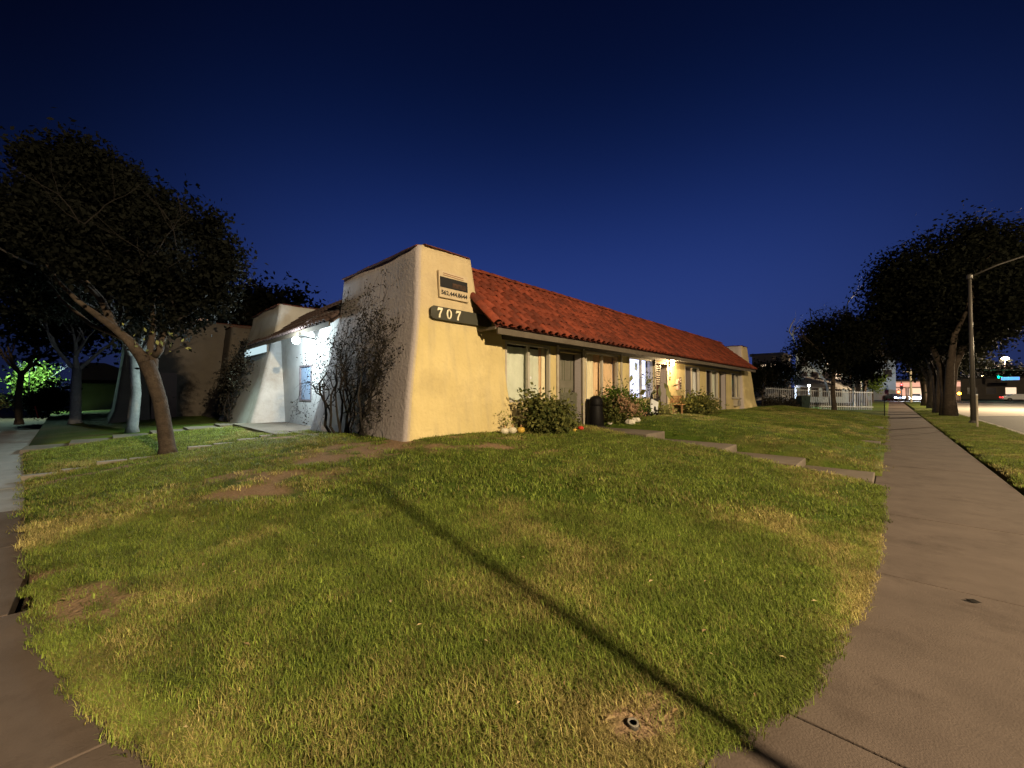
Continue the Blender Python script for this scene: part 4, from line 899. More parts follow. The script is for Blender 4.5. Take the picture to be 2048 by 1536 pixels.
MB().tube([(0, 0, -.05), (0, 0, .1)], .015, 6).build('peg', M['metal'], ys_)
bn = empty('garden_bench', (-6.3, 16.75, gz(-6.3, 16.75)), label='small wooden bench lit by the wall lantern, left of the rounded bush', cat='bench')
for k in range(4): MB().box(-.18 + k * .1, -.1 + k * .1, -.5, .5, .40, .425).build('slat', M['wood'], bn)
for k in range(3): MB().box(-.24, -.22, -.5, .5, .5 + k * .1, .57 + k * .1).build('slat', M['wood'], bn)
for a in (-.19, .17):
    for b in (-.45, .42): MB().box(a, a + .05, b, b + .05, 0, .40 if a > 0 else .78).build('leg', M['wood'], bn)
# sprinkler head in its bare patch, leaf on the sidewalk
q = W(1262, 1447, 1.87); q.z = float(H(q.x, q.y)) - .018
sp = empty('sprinkler_head', (q.x, q.y, q.z), label='round sprinkler head in the bare patch of the front lawn corner', cat='sprinkler')
MB().lathe((0, 0, 0), [(.026, -.03), (.027, .028), (.025, .032), (.0145, .032), (.014, .022)], 20).build('body', M['metal'], sp, smooth=False)
MB().lathe((0, 0, 0), [(.0255, .0325), (.0255, .036), (.018, .036), (.0178, .0325)], 20).build('ring', M['kerb'], sp)
MB().lathe((0, 0, 0), [(.0135, -.02), (.0135, .024)], 14).build('nozzle', M['black'], sp)
q = W(1918, 1195, 3.06); lf = MB().add([(0, 0, .012), (.05, .02, .02), (.09, 0, .012), (.05, -.025, .006), (.02, -.02, .018)], [(0, 1, 3, 4), (1, 2, 3)]).build('fallen_leaf', M['vine_wood'], label='curled brown leaf lying on the sidewalk', cat='leaf'); lf.location = (q.x, q.y, 0)

lt = MB(); rl = random.Random(77)
for k in range(150):
    u = rl.random(); a_, d_2 = rl.uniform(-1.15, 1.2), 1.7 + 7 * u
    x = d_2 * (-sn + cs * a_); y = d_2 * (cs + sn * a_)
    if x > -.2 or x < -11 or y > 9 or y < float(yE(x)) + .05 or (x < -6.2 and y > 3.6): continue
    z = float(H(x, y)) + .03; c_, s_ = math.cos(u * 40), math.sin(u * 40); L_ = rl.uniform(.012, .03)
    lt.add([(x - c_ * L_, y - s_ * L_, z), (x + s_ * L_ * .45, y - c_ * L_ * .45, z + .006), (x + c_ * L_, y + s_ * L_, z + .004), (x - s_ * L_ * .45, y + c_ * L_ * .45, z + .008)], [(0, 1, 2, 3)])
lt.build('fallen_leaves', leafmat('dry_leaf', (.20, .13, .06), (.55, .45, .25)), kind='stuff')
# ------------------------------------------------------------------ grass
def tuftmesh(name, n, rad, h, wd, seed, m):
    g = random.Random(seed); mb = MB()
    for k in range(n):
        a = g.uniform(0, 6.283); r = rad * math.sqrt(g.random()); x, y = r * math.cos(a), r * math.sin(a)
        b = g.uniform(0, 6.283); ln = g.uniform(.3, 1.5) * h; hh = h * g.uniform(.45, 1.1); w2 = wd * g.uniform(.6, 1.2) / 2
        dx, dy = math.cos(b), math.sin(b); sx, sy = -dy * w2, dx * w2
        mb.add([(x + sx, y + sy, -.006), (x - sx, y - sy, -.006), (x + dx * ln * .3 - sx * .8, y + dy * ln * .3 - sy * .8, hh * .62), (x + dx * ln * .3 + sx * .8, y + dy * ln * .3 + sy * .8, hh * .62), (x + dx * ln, y + dy * ln, hh)], [(0, 1, 2, 3), (3, 2, 4)])
    return mb.mesh(name, m, False)
def grassmat():
    m = bpy.data.materials.new('grass_blade'); m.use_nodes = True; t = m.node_tree; t.nodes.clear()
    o = t.nodes.new('ShaderNodeOutputMaterial'); d = t.nodes.new('ShaderNodeBsdfPrincipled'); tr_ = t.nodes.new('ShaderNodeBsdfTranslucent'); mx = t.nodes.new('ShaderNodeMixShader'); mx.inputs[0].default_value = .25
    g = t.nodes.new('ShaderNodeNewGeometry'); a = t.nodes.new('ShaderNodeAttribute'); a.attribute_type = 'INSTANCER'; a.attribute_name = 'dry'
    def mix(f, A, B):
        x = t.nodes.new('ShaderNodeMix'); x.data_type = 'RGBA'
        for k, s in ((0, f), (6, A), (7, B)):
            if isinstance(s, tuple): x.inputs[k].default_value = (*s, 1)
            else: t.links.new(s, x.inputs[k])
        return x.outputs[2]
    rp = g.outputs['Random Per Island']
    gr = mix(rp, (.026, .060, .008), (.27, .345, .06)); st_ = mix(rp, (.13, .11, .032), (.64, .54, .22))
    # each blade turns straw-coloured where its own random number is under the dryness of the place
    c = t.nodes.new('ShaderNodeMath'); c.operation = 'SUBTRACT'; t.links.new(a.outputs['Fac'], c.inputs[0]); t.links.new(rp, c.inputs[1])
    k = t.nodes.new('ShaderNodeMapRange'); k.inputs[1].default_value = -.25; k.inputs[2].default_value = .12; t.links.new(c.outputs[0], k.inputs[0])
    col = mix(k.outputs[0], gr, st_)
    tn = t.nodes.new('ShaderNodeAttribute'); tn.attribute_type = 'INSTANCER'; tn.attribute_name = 'tone'; vs_ = t.nodes.new('ShaderNodeVectorMath'); vs_.operation = 'SCALE'
    t.links.new(col, vs_.inputs[0]); t.links.new(tn.outputs['Fac'], vs_.inputs['Scale']); col = vs_.outputs[0]
    t.links.new(col, d.inputs['Base Color']); t.links.new(col, tr_.inputs['Color']); d.inputs['Roughness'].default_value = .6; d.inputs['Specular IOR Level'].default_value = .2
    t.links.new(d.outputs[0], mx.inputs[1]); t.links.new(tr_.outputs[0], mx.inputs[2]); t.links.new(mx.outputs[0], o.inputs[0]); return m
M['grass'] = grassmat()
def grassfield(name, pts, rot, scl, dryv, meshes):
    c = bpy.data.collections.new(name + '_tufts')
    for me in meshes: c.objects.link(bpy.data.objects.new('grass_tuft', me))
    me = bpy.data.meshes.new(name); me.vertices.add(len(pts)); me.vertices.foreach_set('co', pts.astype(np.float32).ravel())
    tone = np.clip(.70 + .62 * vnoise(pts[:, 0], pts[:, 1], 5.5, 8) + RNG.normal(0, .14, len(pts)) , .45, 1.5); dryv = np.clip(dryv + RNG.normal(0, .16, len(pts)), 0, 1)
    for nm, v in (('rot', rot), ('scl', scl), ('dry', dryv), ('tone', tone)): at = me.attributes.new(nm, 'FLOAT', 'POINT'); at.data.foreach_set('value', v.astype(np.float32))
    o = bpy.data.objects.new(name, me); COL.objects.link(o)
    ng = bpy.data.node_groups.new(name, 'GeometryNodeTree'); ng.interface.new_socket('Geometry', in_out='INPUT', socket_type='NodeSocketGeometry'); ng.interface.new_socket('Geometry', in_out='OUTPUT', socket_type='NodeSocketGeometry')
    n = ng.nodes; gi = n.new('NodeGroupInput'); go = n.new('NodeGroupOutput'); ip = n.new('GeometryNodeInstanceOnPoints'); ci = n.new('GeometryNodeCollectionInfo'); ci.inputs[0].default_value = c; ci.inputs[1].default_value = True; ci.inputs[2].default_value = True
    ip.inputs['Pick Instance'].default_value = True
    def attr(nm): a = n.new('GeometryNodeInputNamedAttribute'); a.data_type = 'FLOAT'; a.inputs[0].default_value = nm; return a.outputs[0]
    cx = n.new('ShaderNodeCombineXYZ'); ng.links.new(attr('rot'), cx.inputs[2]); e2r = n.new('FunctionNodeEulerToRotation'); ng.links.new(cx.outputs[0], e2r.inputs[0])
    ng.links.new(gi.outputs[0], ip.inputs['Points']); ng.links.new(ci.outputs[0], ip.inputs['Instance']); ng.links.new(e2r.outputs[0], ip.inputs['Rotation']); ng.links.new(attr('scl'), ip.inputs['Scale'])
    ng.links.new(ip.outputs[0], go.inputs[0]); md = o.modifiers.new('scatter', 'NODES'); md.node_group = ng
    tag(o, kind='stuff'); return o
near = [tuftmesh('grass_tuft', 85, .10, .034, .0038, s, M['grass']) for s in range(4)]
farm = [tuftmesh('grass_tuft', 46, .16, .042, .008, s + 9, M['grass']) for s in range(3)]
def scatter(x0, x1, y0, y1, dens, cond):
    n = int((x1 - x0) * (y1 - y0) * dens); x = RNG.uniform(x0, x1, n); y = RNG.uniform(y0, y1, n); k = cond(x, y); return x[k], y[k]
F = (-sn, cs)
def depth(x, y): return x * F[0] + y * F[1]
def infrustum(x, y): d = depth(x, y); s = np.abs(x * cs + y * sn); return (d > .9) & (s < d * 1.34 + .8)
def base_ok(x, y): return (y > yE(x) + .02) & (x < -.15) & (RNG.random(len(x)) > dirt(x, y) * .96) & ~((x < -6.35) & (y > 3.75) & (x > -11.2)) & (y < 9.15)
def scatter_even(x0, x1, y0, y1, step, cond):
    gx, gy = np.meshgrid(np.arange(x0, x1, step), np.arange(y0, y1, step)); x = gx.ravel() + RNG.uniform(-.55, .55, gx.size) * step; y = gy.ravel() + RNG.uniform(-.55, .55, gx.size) * step; k = cond(x, y); return x[k], y[k]
x, y = scatter_even(-9, -.14, -1.3, 6.5, .072, lambda x, y: infrustum(x, y) & base_ok(x, y) & (depth(x, y) < 4.6))
xe = RNG.uniform(-5, -.14, 3000); ye = yE(xe) + RNG.uniform(-.02, .10, 3000); ke = (depth(xe, ye) < 5) & infrustum(xe, ye) & (RNG.random(3000) > dirt(xe, ye) * .8)
ys2 = RNG.uniform(.1, 9, 520); xr = np.interp(ys2, EY, EX) - RNG.uniform(-.015, .09, 520)
ex = np.concatenate([xe[ke][:700], xr]); ey = np.concatenate([ye[ke][:700], ys2]); sc_ = np.concatenate([RNG.uniform(.75, 1.15, len(x)), RNG.uniform(.5, 1.0, len(ex))])
x = np.append(x, ex); y = np.append(y, ey)
z = H(x, y); grassfield('grass', np.stack([x, y, z], 1), RNG.uniform(0, 6.28, len(x)), sc_, dry(x, y), near)
x, y = scatter(-11.05, -.14, -1.3, 9.15, 90, lambda x, y: infrustum(x, y) & base_ok(x, y) & (depth(x, y) >= 4.5))
xb, yb = scatter(-16.3, -11.3, -1.5, 3.3, 60, lambda x, y: (y > yE(x) + .05)); x = np.append(x, xb); y = np.append(y, yb)
for a, b in ((10.36, 15.9), (17.06, 23.0), (24.1, 36)):
    xc, yc = scatter(-6.1, -.14, a, b, 42, lambda x, y: x < 1); x = np.append(x, xc); y = np.append(y, yc)
z = H(x, y); grassfield('grass', np.stack([x, y, z], 1), RNG.uniform(0, 6.28, len(x)), RNG.uniform(.75, 1.2, len(x)), dry(x, y), farm)
x, y = scatter(1.62, 3.5, 8, 50, 60, lambda x, y: x > 0); z = VZ(x, y); grassfield('grass', np.stack([x, y, z], 1), RNG.uniform(0, 6.28, len(x)), RNG.uniform(.75, 1.2, len(x)), np.clip(dry(x, y) - .2, 0, 1), farm)

# ------------------------------------------------------------------ street side: ficus trees, lamps
def ficus(x, y, h, label, seed, r=.32, crown=None, n=14000, leaf=.26):
    T = empty('tree', (x, y, .0), label=label, cat='tree', group='big trees in the verge along the street'); rn = random.Random(seed); mb = MB()
    for k in range(3):
        a = k * 2.1 + rn.random(); mb.tube([(math.cos(a) * .12, math.sin(a) * .12, -.05), (math.cos(a) * .1, math.sin(a) * .1, 1.4), (math.cos(a) * .3, math.sin(a) * .4, 3.2), (math.cos(a) * 1.1, math.sin(a) * 1.2, 5.4)], [r * 1.1, r * .75, r * .6, r * .4], 10)
        limb(mb, (math.cos(a) * 1.1, math.sin(a) * 1.2, 5.3), (math.cos(a) * .5, math.sin(a) * .5, 1), 2.4, r * .38, 2, .5, rn)
    mb.build('trunk', M['bark'], T, smooth=True)
    cl = [(V((x, y, 0)) + c, rr) for c, rr in crown]; leafcloud('crown', M['leaf_far'], cl, n, leaf, T, seed, shell=.15); return T
ficus(2.75, 38.4, 14, 'biggest street tree, just behind the street lamp pole', 71, .34, crownball(.5, 0, 8.2, 5.1, 4.6, 4.6, 60, 71, .36) + [(V((-2.5, 0, 10.4)), (1.7, 1.8, 1.7)), (V((-1.2, 0, 11.2)), (1.9, 1.8, 1.4)), (V((-2.6, 0, 7.6)), (2, 2, 2)), (V((-3.4, .5, 6.2)), (1.4, 1.6, 1.4)), (V((3.2, 0, 9.8)), (2.2, 2, 1.9)), (V((5.2, 0, 8.6)), (2.2, 2, 2))], 66000, .22)
ficus(3.05, 47.5, 13, 'second street tree along the verge, next behind the biggest', 72, .36, crownball(.6, 0, 8.2, 4.5, 5.0, 4.4, 40, 72, .36), 32000, .28)
ficus(3.0, 56, 13, 'third street tree along the verge, behind the second', 73, .34, crownball(.5, 0, 7.5, 4.2, 5.2, 3.8, 26, 73, .4), 20000, .34)
ficus(3.0, 66, 12, 'fourth street tree along the verge, farthest from the lamp pole', 74, .34, crownball(.5, 0, 7.0, 3.8, 5.2, 3.2, 16, 74, .4), 9000, .4)
ficus(2.6, 43, 12, 'thin street tree between the first and second big ones', 75, .26, crownball(-1.6, 0, 7.4, 2.0, 3, 3.6, 20, 75, .4), 16000, .24)
# smaller round tree in front of the fence, its neighbours, and the pale bare one
tree(1668, 823, 29.5, 7.5, 'round dense tree standing in front of the white picket fence', crownball(.1, 0, 5.4, 2.55, 2.5, 2.5, 20, 81, .45), 12000, .22, seed=81, r=.15, fork=.42, shell=.2)
tree(1715, 815, 40, 7.5, 'slim tree beside the white lamp post behind the picket fence', crownball(0, 0, 5.6, 2.6, 2.6, 2.9, 12, 82), 5200, .3, 'leaf_night', seed=82, r=.17, fork=.4, z=.1)
tree(1731, 813, 46, 7.5, 'slim tree farther along, right of the white lamp post', crownball(.1, 0, 6.0, 2.6, 2.6, 2.9, 12, 83), 5200, .3, 'leaf_night', seed=83, r=.2, fork=.4, z=.1)
tree(1560, 800, 36, 4.6, 'dense dark garden tree right of the far tower', crownball(0, 0, 2.9, 2.0, 2.0, 1.7, 14, 84), 6000, .2, seed=84, r=.08, fork=.3, shell=.2)
tree(1524, 800, 33.5, 4.2, 'smaller dark garden tree touching the far tower', crownball(0, 0, 2.6, 1.4, 1.6, 1.6, 12, 85), 4200, .18, seed=85, r=.08, fork=.3, shell=.2)
tree(1745, 812, 62, 4.5, 'little tree lit pale green near the end of the fence', crownball(0, 0, 3.3, 1.8, 1.8, 1.5, 8, 86), 1600, .3, 'leaf_bright', seed=86, r=.1, z=.05)
bt = empty('bare_tree', W(1665, 800, 40) * 1, label='pale leafless tree with crooked limbs rising behind the round tree', cat='tree'); bt.location.z = .2
mb = MB(); o_ = bt.location
mb.tube([V((0, 0, 0)), W(1650, 760, 40) - o_, W(1620, 722, 40) - o_], [.12, .10, .09], 8)
mb.tube([W(a, b, 40) - o_ for a, b in ((1650, 745), (1632, 728), (1612, 712), (1600, 700), (1591, 688), (1588, 675), (1580, 662), (1584, 650), (1592, 636))], [.10, .10, .09, .085, .08, .075, .07, .055, .03], 8)
mb.tube([W(a, b, 40) - o_ for a, b in ((1588, 673), (1587, 662), (1594, 656), (1602, 654))], [.07, .06, .05, .03], 7)
mb.tube([W(a, b, 40) - o_ for a, b in ((1640, 740), (1632, 700), (1626, 660), (1625, 640), (1622, 615))], [.08, .07, .06, .05, .03], 7)
mb.tube([W(a, b, 40) - o_ for a, b in ((1640, 740), (1680, 680), (1690, 640), (1700, 600), (1712, 590))], [.08, .06, .05, .04, .02], 7)
rn = random.Random(4)
for px, py in ((1588, 675), (1612, 712), (1626, 650), (1690, 640), (1700, 604)): limb(mb, W(px, py, 40) - o_, (rn.gauss(0, .6), 0, 1), 1.3, .03, 2, .5, rn, up=.1)
mb.build('trunk', M['bark_bare'], bt, smooth=True)
sil = empty('tree', W(1700, 800, 62), label='bare twiggy dark tree above the slim trees by the lamp post', cat='tree'); sil.location.z = 0
mb = MB(); mb.tube([(0, 0, 0), (0, 0, 5)], [.25, .18], 8); rn = random.Random(9); tips = []
for k in range(5): limb(mb, (0, 0, 4.8), (rn.gauss(0, .6), rn.gauss(0, .6), 1), 3.6, .12, 4, .5, rn, tips=tips, up=.2)
mb.build('trunk', M['bark'], sil); leafcloud('crown', M['leaf_night'], [(t + sil.location, .7) for t in tips[::3]], 2500, .25, sil, 91)

def streetlamp(x, y, h, arm, label, power=0, lit=False, col=(1, .76, .46), group='street lamps', r=.10, soft=.1):
    T = empty('street_lamp', (x, y, .0), label=label, cat='street lamp', group=group)
    MB().tube([(0, 0, 0), (0, 0, h)], [r, r * .62], 12).build('pole', M['metal'], T, smooth=True)
    MB().lathe((0, 0, 0), [(r * 2, 0), (r * 2, .06), (r * 1.3, .16), (r * 1.1, .2)], 12).build('base', M['metal'], T)
    MB().lathe((0, 0, h - .1), [(r * 1.0, 0), (r * 1.15, .03), (r * 1.15, .18), (r * .7, .24)], 12).build('cap', M['metal'], T)
    a = arm; MB().tube([(0, 0, h - .0), (a * .3, 0, h + .42), (a * .7, 0, h + .78), (a, 0, h + .9)], [.05, .04, .035, .03], 8).build('arm', M['metal'], T, smooth=True)
    s = 1 if a > 0 else -1
    hd = MB(); hd.add([(a, -.13, h + .86), (a + s * .7, -.17, h + .90), (a + s * .7, .17, h + .90), (a, .13, h + .86), (a, -.08, h + .98), (a + s * .6, -.1, h + 1.02), (a + s * .6, .1, h + 1.02), (a, .08, h + .98)],
                      [(0, 1, 2, 3), (7, 6, 5, 4), (0, 4, 5, 1), (1, 5, 6, 2), (2, 6, 7, 3), (3, 7, 4, 0)]); hd.build('head', M['metal'], T)
    MB().lathe((a + s * .4, 0, h + .80), [(.10, 0), (.13, .05), (.14, .085)], 14).build('lens', M['E_sodium'] if lit else M['white_metal'], T)
    if power: light('street_light', (x + a + s * .4, y, h + .72), power, col, soft, T)
    return T
streetlamp(2.98, 30.1, 7.4, 3.0, 'tall street lamp with curved arm over the road, in front of the biggest street tree', power=900, lit=True)
streetlamp(19.6, .9, 8.4, -5.6, 'street lamp across the road whose light falls on the lawn', power=36500, lit=True, soft=.2)
streetlamp(20.2, 62, 8.2, -2.6, 'street lamp across the road nearest the crossing', power=60000, lit=True)
sgp = empty('sign_pole', (1.95, 1.85, 0), label='thin sign pole by the kerb that throws its shadow over the lawn', cat='pole')
MB().tube([(0, 0, -.1), (0, 0, 3.6)], .036, 12).build('pole', M['metal'], sgp); MB().tube([(0, 0, 3.6), (0, 0, 3.64)], .046, 12).build('cap', M['white_metal'], sgp)
q = W(1953, 858, 17.3); mk = empty('marker_post', (q.x, q.y, .03), label='short pale marker post in the verge beside the street lamp', cat='post')
MB().tube([(0, 0, 0), (0, 0, 1.45)], .035, 8).build('post', M['trim_pale'], mk); MB().tube([(0, 0, 1.45), (0, 0, 1.5)], .04, 8).build('cap', M['white_metal'], mk)
q = W(1768, 832, 26); mk = empty('marker_post', (q.x, q.y, .03), label='thin dark post at the lawn edge of the sidewalk far off', cat='post')
MB().tube([(0, 0, 0), (0, 0, 1.3)], .025, 8).build('post', M['black'], mk); MB().tube([(0, 0, 1.28), (0, 0, 1.38)], .05, 8).build('cap', M['black'], mk)

# ------------------------------------------------------------------ picket fence, bins, carports behind
fo = V((-4.5, 40, .2)); FN = empty('picket_fence', fo, label='white vertical bar fence behind the round tree, beyond the row house', cat='fence')
pk = MB().box(-.018, .018, -.018, .018, 0, 1.62).mesh('picket', mat('fence_grey', (.34, .36, .40), rough=.5))
f0, f1, f2 = W(1532, 800, 31), W(1660, 800, 33), W(1746, 800, 34.5)
segs = [((f0.x, f0.y), (f1.x, f1.y)), ((f1.x, f1.y), (f2.x, f2.y))]
for (xa, ya), (xb_, yb_) in segs:
    L = math.hypot(xb_ - xa, yb_ - ya); n = int(L / .21); ang = math.atan2(yb_ - ya, xb_ - xa)
    for i in range(n):
        s = i / n; x, y = xa + (xb_ - xa) * s, ya + (yb_ - ya) * s; link('picket', pk, FN, V((x, y, gz(x, y) - .02 if y < 58 else 0)) - fo, (0, 0, ang))
    for zz in (.25, 1.5):
        a = V((xa, ya, gz(xa, ya) + zz)); b = V((xb_, yb_, gz(xb_, yb_) + zz)); mid = (a + b) / 2; mid.z = gz(mid.x, mid.y) + zz
        part(MB().tube([a, mid, b], .022, 4), 'rail', M['white_metal'], FN, fo)
def lamp_post(px, D, h, label, power, col, m, r=.05, py=800):
    q = W(px, py, D); T = empty('lamp_post', (q.x, q.y, .0), label=label, cat='lamp post'); MB().tube([(0, 0, 0), (0, 0, h)], [r * 1.2, r], 10).build('post', M['white_metal'], T)
    MB().lathe((0, 0, h), [(.05, 0), (.16, .05), (.18, .16), (.05, .24)], 12).build('lantern', m, T); light('post_light', (q.x, q.y, h - .15), power, col, .1, T); return T
lamp_post(1707, 41, 3.9, 'white lamp post rising between the slim trees behind the fence', 800, (.72, .84, 1), M['E_cool'], .09)
q = W(1618, 770, 36)
light_post2 = empty('lamp_post', (q.x, q.y, 0), label='white lamp post under the pale canopy behind the fence', cat='lamp post')
MB().tube([(0, 0, 0), (0, 0, 2.2)], .05, 8).build('post', M['white_metal'], light_post2); MB().ball((0, 0, 2.25), .09, 10).build('globe', M['E_cool'], light_post2); light('post_light', (q.x, q.y, 1.9), 700, (.62, .76, 1), .1, light_post2)
CN = empty('canopy', W(1650, 760, 44), label='pale sloping canopy roof seen over the picket fence', cat='canopy'); cnl = CN.location
a, b, c, d_ = W(1590, 771, 37), W(1722, 778, 50), W(1722, 762, 56), W(1590, 752, 46)
mb = MB(); mb.add([a, b, c, d_, a - V((0, 0, .15)), b - V((0, 0, .15)), c - V((0, 0, .15)), d_ - V((0, 0, .15))], [(0, 1, 2, 3), (7, 6, 5, 4), (0, 4, 5, 1), (1, 5, 6, 2), (2, 6, 7, 3), (3, 7, 4, 0)]); part(mb, 'roof', M['far_wall2'], CN, cnl)
for p_ in (a, b, c, d_): part(MB().tube([p_ - V((0, 0, .1)), V((p_.x, p_.y, 0))], .06, 6), 'post', M['white_metal'], CN, cnl)
def bin_(px, D, label, m, s=1):
    q = W(px, 818, D); z = gz(q.x, q.y); T = empty('trash_bin', (q.x, q.y, z), R(40), label=label, cat='trash bin')
    mb = MB(); mb.add([(-.24, -.26, 0), (.24, -.26, 0), (.24, .26, 0), (-.24, .26, 0), (-.3, -.32, .95), (.3, -.32, .95), (.3, .32, .95), (-.3, .32, .95)], [(3, 2, 1, 0), (0, 1, 5, 4), (1, 2, 6, 5), (2, 3, 7, 6), (3, 0, 4, 7), (4, 5, 6, 7)]); mb.build('body', m, T, bevel=.02)
    MB().box(-.32, .34, -.34, .34, .955, 1.02).build('lid', m, T, bevel=.02)
    for k in (-1, 1): MB().tube([(-.26, k * .25, .1), (-.26, k * .30, .1)], .1, 12).build('wheel', M['rubber'], T)
    T.scale = (s, s, s)
bin_(1606, 27.5, 'dark trash bin standing against the picket fence', M['bin']); bin_(1590, 29, 'grey green trash bin left of the dark one by the fence', mat('bin_grey', (.09, .10, .08), rough=.6), .8)

# ------------------------------------------------------------------ far buildings
def block(name, x0, x1, y0, y1, h, m, label, wins, face='y', cat='building', roofm='dark'):
    T = empty(name, ((x0 + x1) / 2, y0, 0), label=label, cat=cat); o = T.location
    part(MB().box(x0, x1, y0, y1, -.1, h), 'wall', m, T, o); part(MB().box(x0 - .3, x1 + .3, y0 - .3, y1 + .3, h + .003, h + .4), 'roof', M[roofm], T, o)
    for (a, b, c, d, mm) in wins:
        wf = part(MB().box(a - .1, b + .1, y0 - .12, y0 - .003, c - .1, d + .1), 'window', M['trim'], T, o); part(MB().box(a, b, y0 - .16, y0 - .125, c, d), 'pane', mm, wf, o)
    return T
ap = W(1610, 750, 75)
wins = []
for fl in range(3):
    for k in range(4):
        x = -11.0 + k * 1.5; wins.append((x, x + .75, 1.0 + fl * 2.6, 2.4 + fl * 2.6, M['E_window'] if (fl, k) in ((1, 3), (2, 2)) else M['glass_dark']))
block('apartment_building', -11.8, -4.5, 84, 95, 8.4, M['far_wall'], 'blue grey three storey apartment building beyond the picket fence', wins, roofm='far_wall')
block('apartment_building', -16.5, -12.4, 75, 83, 7.6, M['far_wall2'], 'pale apartment block showing above the dark garden trees', [(x, x + .7, 5.2, 6.2, M['E_window']) for x in (-15.2, -13.9)], roofm='far_wall2')
bm = empty('apartment_building', (-2, 120, 0), label='dark gabled building at the end of the street beside the sidewalk', cat='building'); o = bm.location
part(MB().box(-9, 1.0, 120, 134, -.1, 9), 'wall', M['far_wall'], bm, o)
g = MB(); g.add([(-9.4, 119.7, 9), (1.4, 119.7, 9), (-3, 119.7, 13.5), (-9.4, 134, 9), (1.4, 134, 9), (-3, 134, 13.5)], [(0, 1, 2), (5, 4, 3), (1, 4, 5, 2), (0, 2, 5, 3), (0, 3, 4, 1)]); part(g, 'roof', M['car_dark'], bm, o)
for x in (-7, -4, -1):
    wf = part(MB().box(x, x + 1.4, 119.9, 119.99, 5, 6.6), 'window', M['trim'], bm, o); part(MB().box(x + .1, x + 1.3, 119.85, 119.89, 5.1, 6.5), 'pane', M['glass_dark'], wf, o)
sh = block('shop', -1, 11, 128, 140, 4.2, M['pink_wall'], 'lit shop front with glowing pink band at the end of the street', [(0, 2.6, .4, 2.6, M['E_shop']), (3.2, 5.6, .4, 2.6, M['E_window']), (6.2, 8.6, .4, 2.6, M['E_shop'])], cat='shop')
MB().box(-6, 6, -.3, -.18, 2.9, 3.9).build('sign_band', M['E_shop'], sh)
pks = empty('parking_structure', W(1956, 740, 150) * 1, label='striped multi level parking structure far off beside the lamp pole', cat='building'); pks.location.z = 0; px_ = pks.location
for k in range(6): part(MB().box(px_.x - 3.5, px_.x + 3.5, px_.y, px_.y + 8, .0 + k * 2.6, 1.3 + k * 2.6), 'floor_band', M['far_wall2'], pks, px_)
part(MB().box(px_.x - 3.3, px_.x + 3.3, px_.y + .5, px_.y + 7.5, 0, 14.2), 'core', M['dark'], pks, px_)
for dx in (-2, 1): part(MB().ball((px_.x + dx, px_.y - .2, 16), .45, 8), 'roof_lamp', M['E_cool'], pks, px_); part(MB().tube([(px_.x + dx, px_.y - .2, 14), (px_.x + dx, px_.y - .2, 15.7)], .08, 6), 'lamp_pole', M['metal'], pks, px_)
block('office_building', 12, 60, 150, 165, 5.0, M['stucco_dim'], 'long low dark building beyond the crossing at the right edge', [(x, x + 1.6, 1.2, 2.8, M['E_window'] if x in (20, 38) else M['glass_dark']) for x in range(14, 56, 3)])
for k, (x, y, r) in enumerate(((10, 170, 9), (24, 175, 8), (38, 172, 9), (52, 176, 8))):
    T = empty('tree', (x, y, 0), label=('dark far tree behind the shop', 'dark far tree behind the signal arm', 'dark far tree beyond the long low building', 'dark far tree at the right edge of the skyline')[k], cat='tree')
    MB().tube([(0, 0, 0), (0, 0, 5)], .4, 8).build('trunk', M['bark'], T); leafcloud('crown', M['leaf_night'], [(V((x, y, 0)) + c, rr) for c, rr in crownball(0, 0, 7.5, r, r, 3.4, 10, 100 + k)], 2200, .9, T, 100 + k)
w2 = tag(empty('hills'), kind='structure')
# mountains' place is taken by a low dark ridge of ground far away
mb = MB(); n = 60
for i in range(n + 1):
    a = R(-70 + 150 * i / n); d = 600; h = 14 + 6 * math.sin(i * .7) + 4 * math.sin(i * 1.9)
    mb.v += [(math.sin(a) * d, math.cos(a) * d, -1), (math.sin(a) * (d + 80), math.cos(a) * (d + 80), h)]
mb.f = [(2 * i, 2 * i + 2, 2 * i + 3, 2 * i + 1) for i in range(n)]; mb.build('slope', M['dark'], w2)

# ------------------------------------------------------------------ traffic signals, poles, cars at the crossing
def signal(loc, label, lit, rz=0, m=None, pole=True):
    T = empty('traffic_signal', loc, rz, label=label, cat='traffic signal')
    if pole: MB().tube([(0, .3, -loc[2]), (0, .3, 1.2)], .09, 10).build('pole', M['metal'], T)
    hs = MB().box(-.22, .22, -.12, .18, -.6, .6).build('housing', M['black'], T)
    for k, nm in enumerate(('red', 'amber', 'green')):
        mm = {'red': M['E_red'], 'amber': M['E_amber'], 'green': M['E_green']}[nm] if nm == lit else M['glass_dark']
        MB().tube([(0, -.125, .38 - .38 * k), (0, -.15, .38 - .38 * k)], .14, 14).build('lens', mm, T)
        MB().tube([(0, -.13, .40 - .38 * k), (0, -.36, .42 - .38 * k)], .17, 12, cap=False).build('visor', M['black'], T)
    return T
q = W(1803, 773, 80); t_ = signal((q.x, q.y, q.z), 'red traffic signal on a pole at the end of the sidewalk', 'red')
light('red_glow', (q.x, q.y - .5, q.z + .3), 60, (1, .05, .03), .15, t_)
q = W(1797, 784, 66); ps_ = empty('pedestrian_signal', (q.x, q.y, q.z), label='pedestrian signal with orange red light below the red traffic signal', cat='pedestrian signal')
MB().box(-.25, .25, -.1, .15, -.25, .25).build('housing', M['black'], ps_); MB().tube([(0, -.11, 0), (0, -.14, 0)], .17, 12).build('lens', emit('E_hand', (1, .12, .02), 40), ps_); MB().tube([(0, .2, -q.z), (0, .2, .5)], .06, 8).build('pole', M['metal'], ps_)
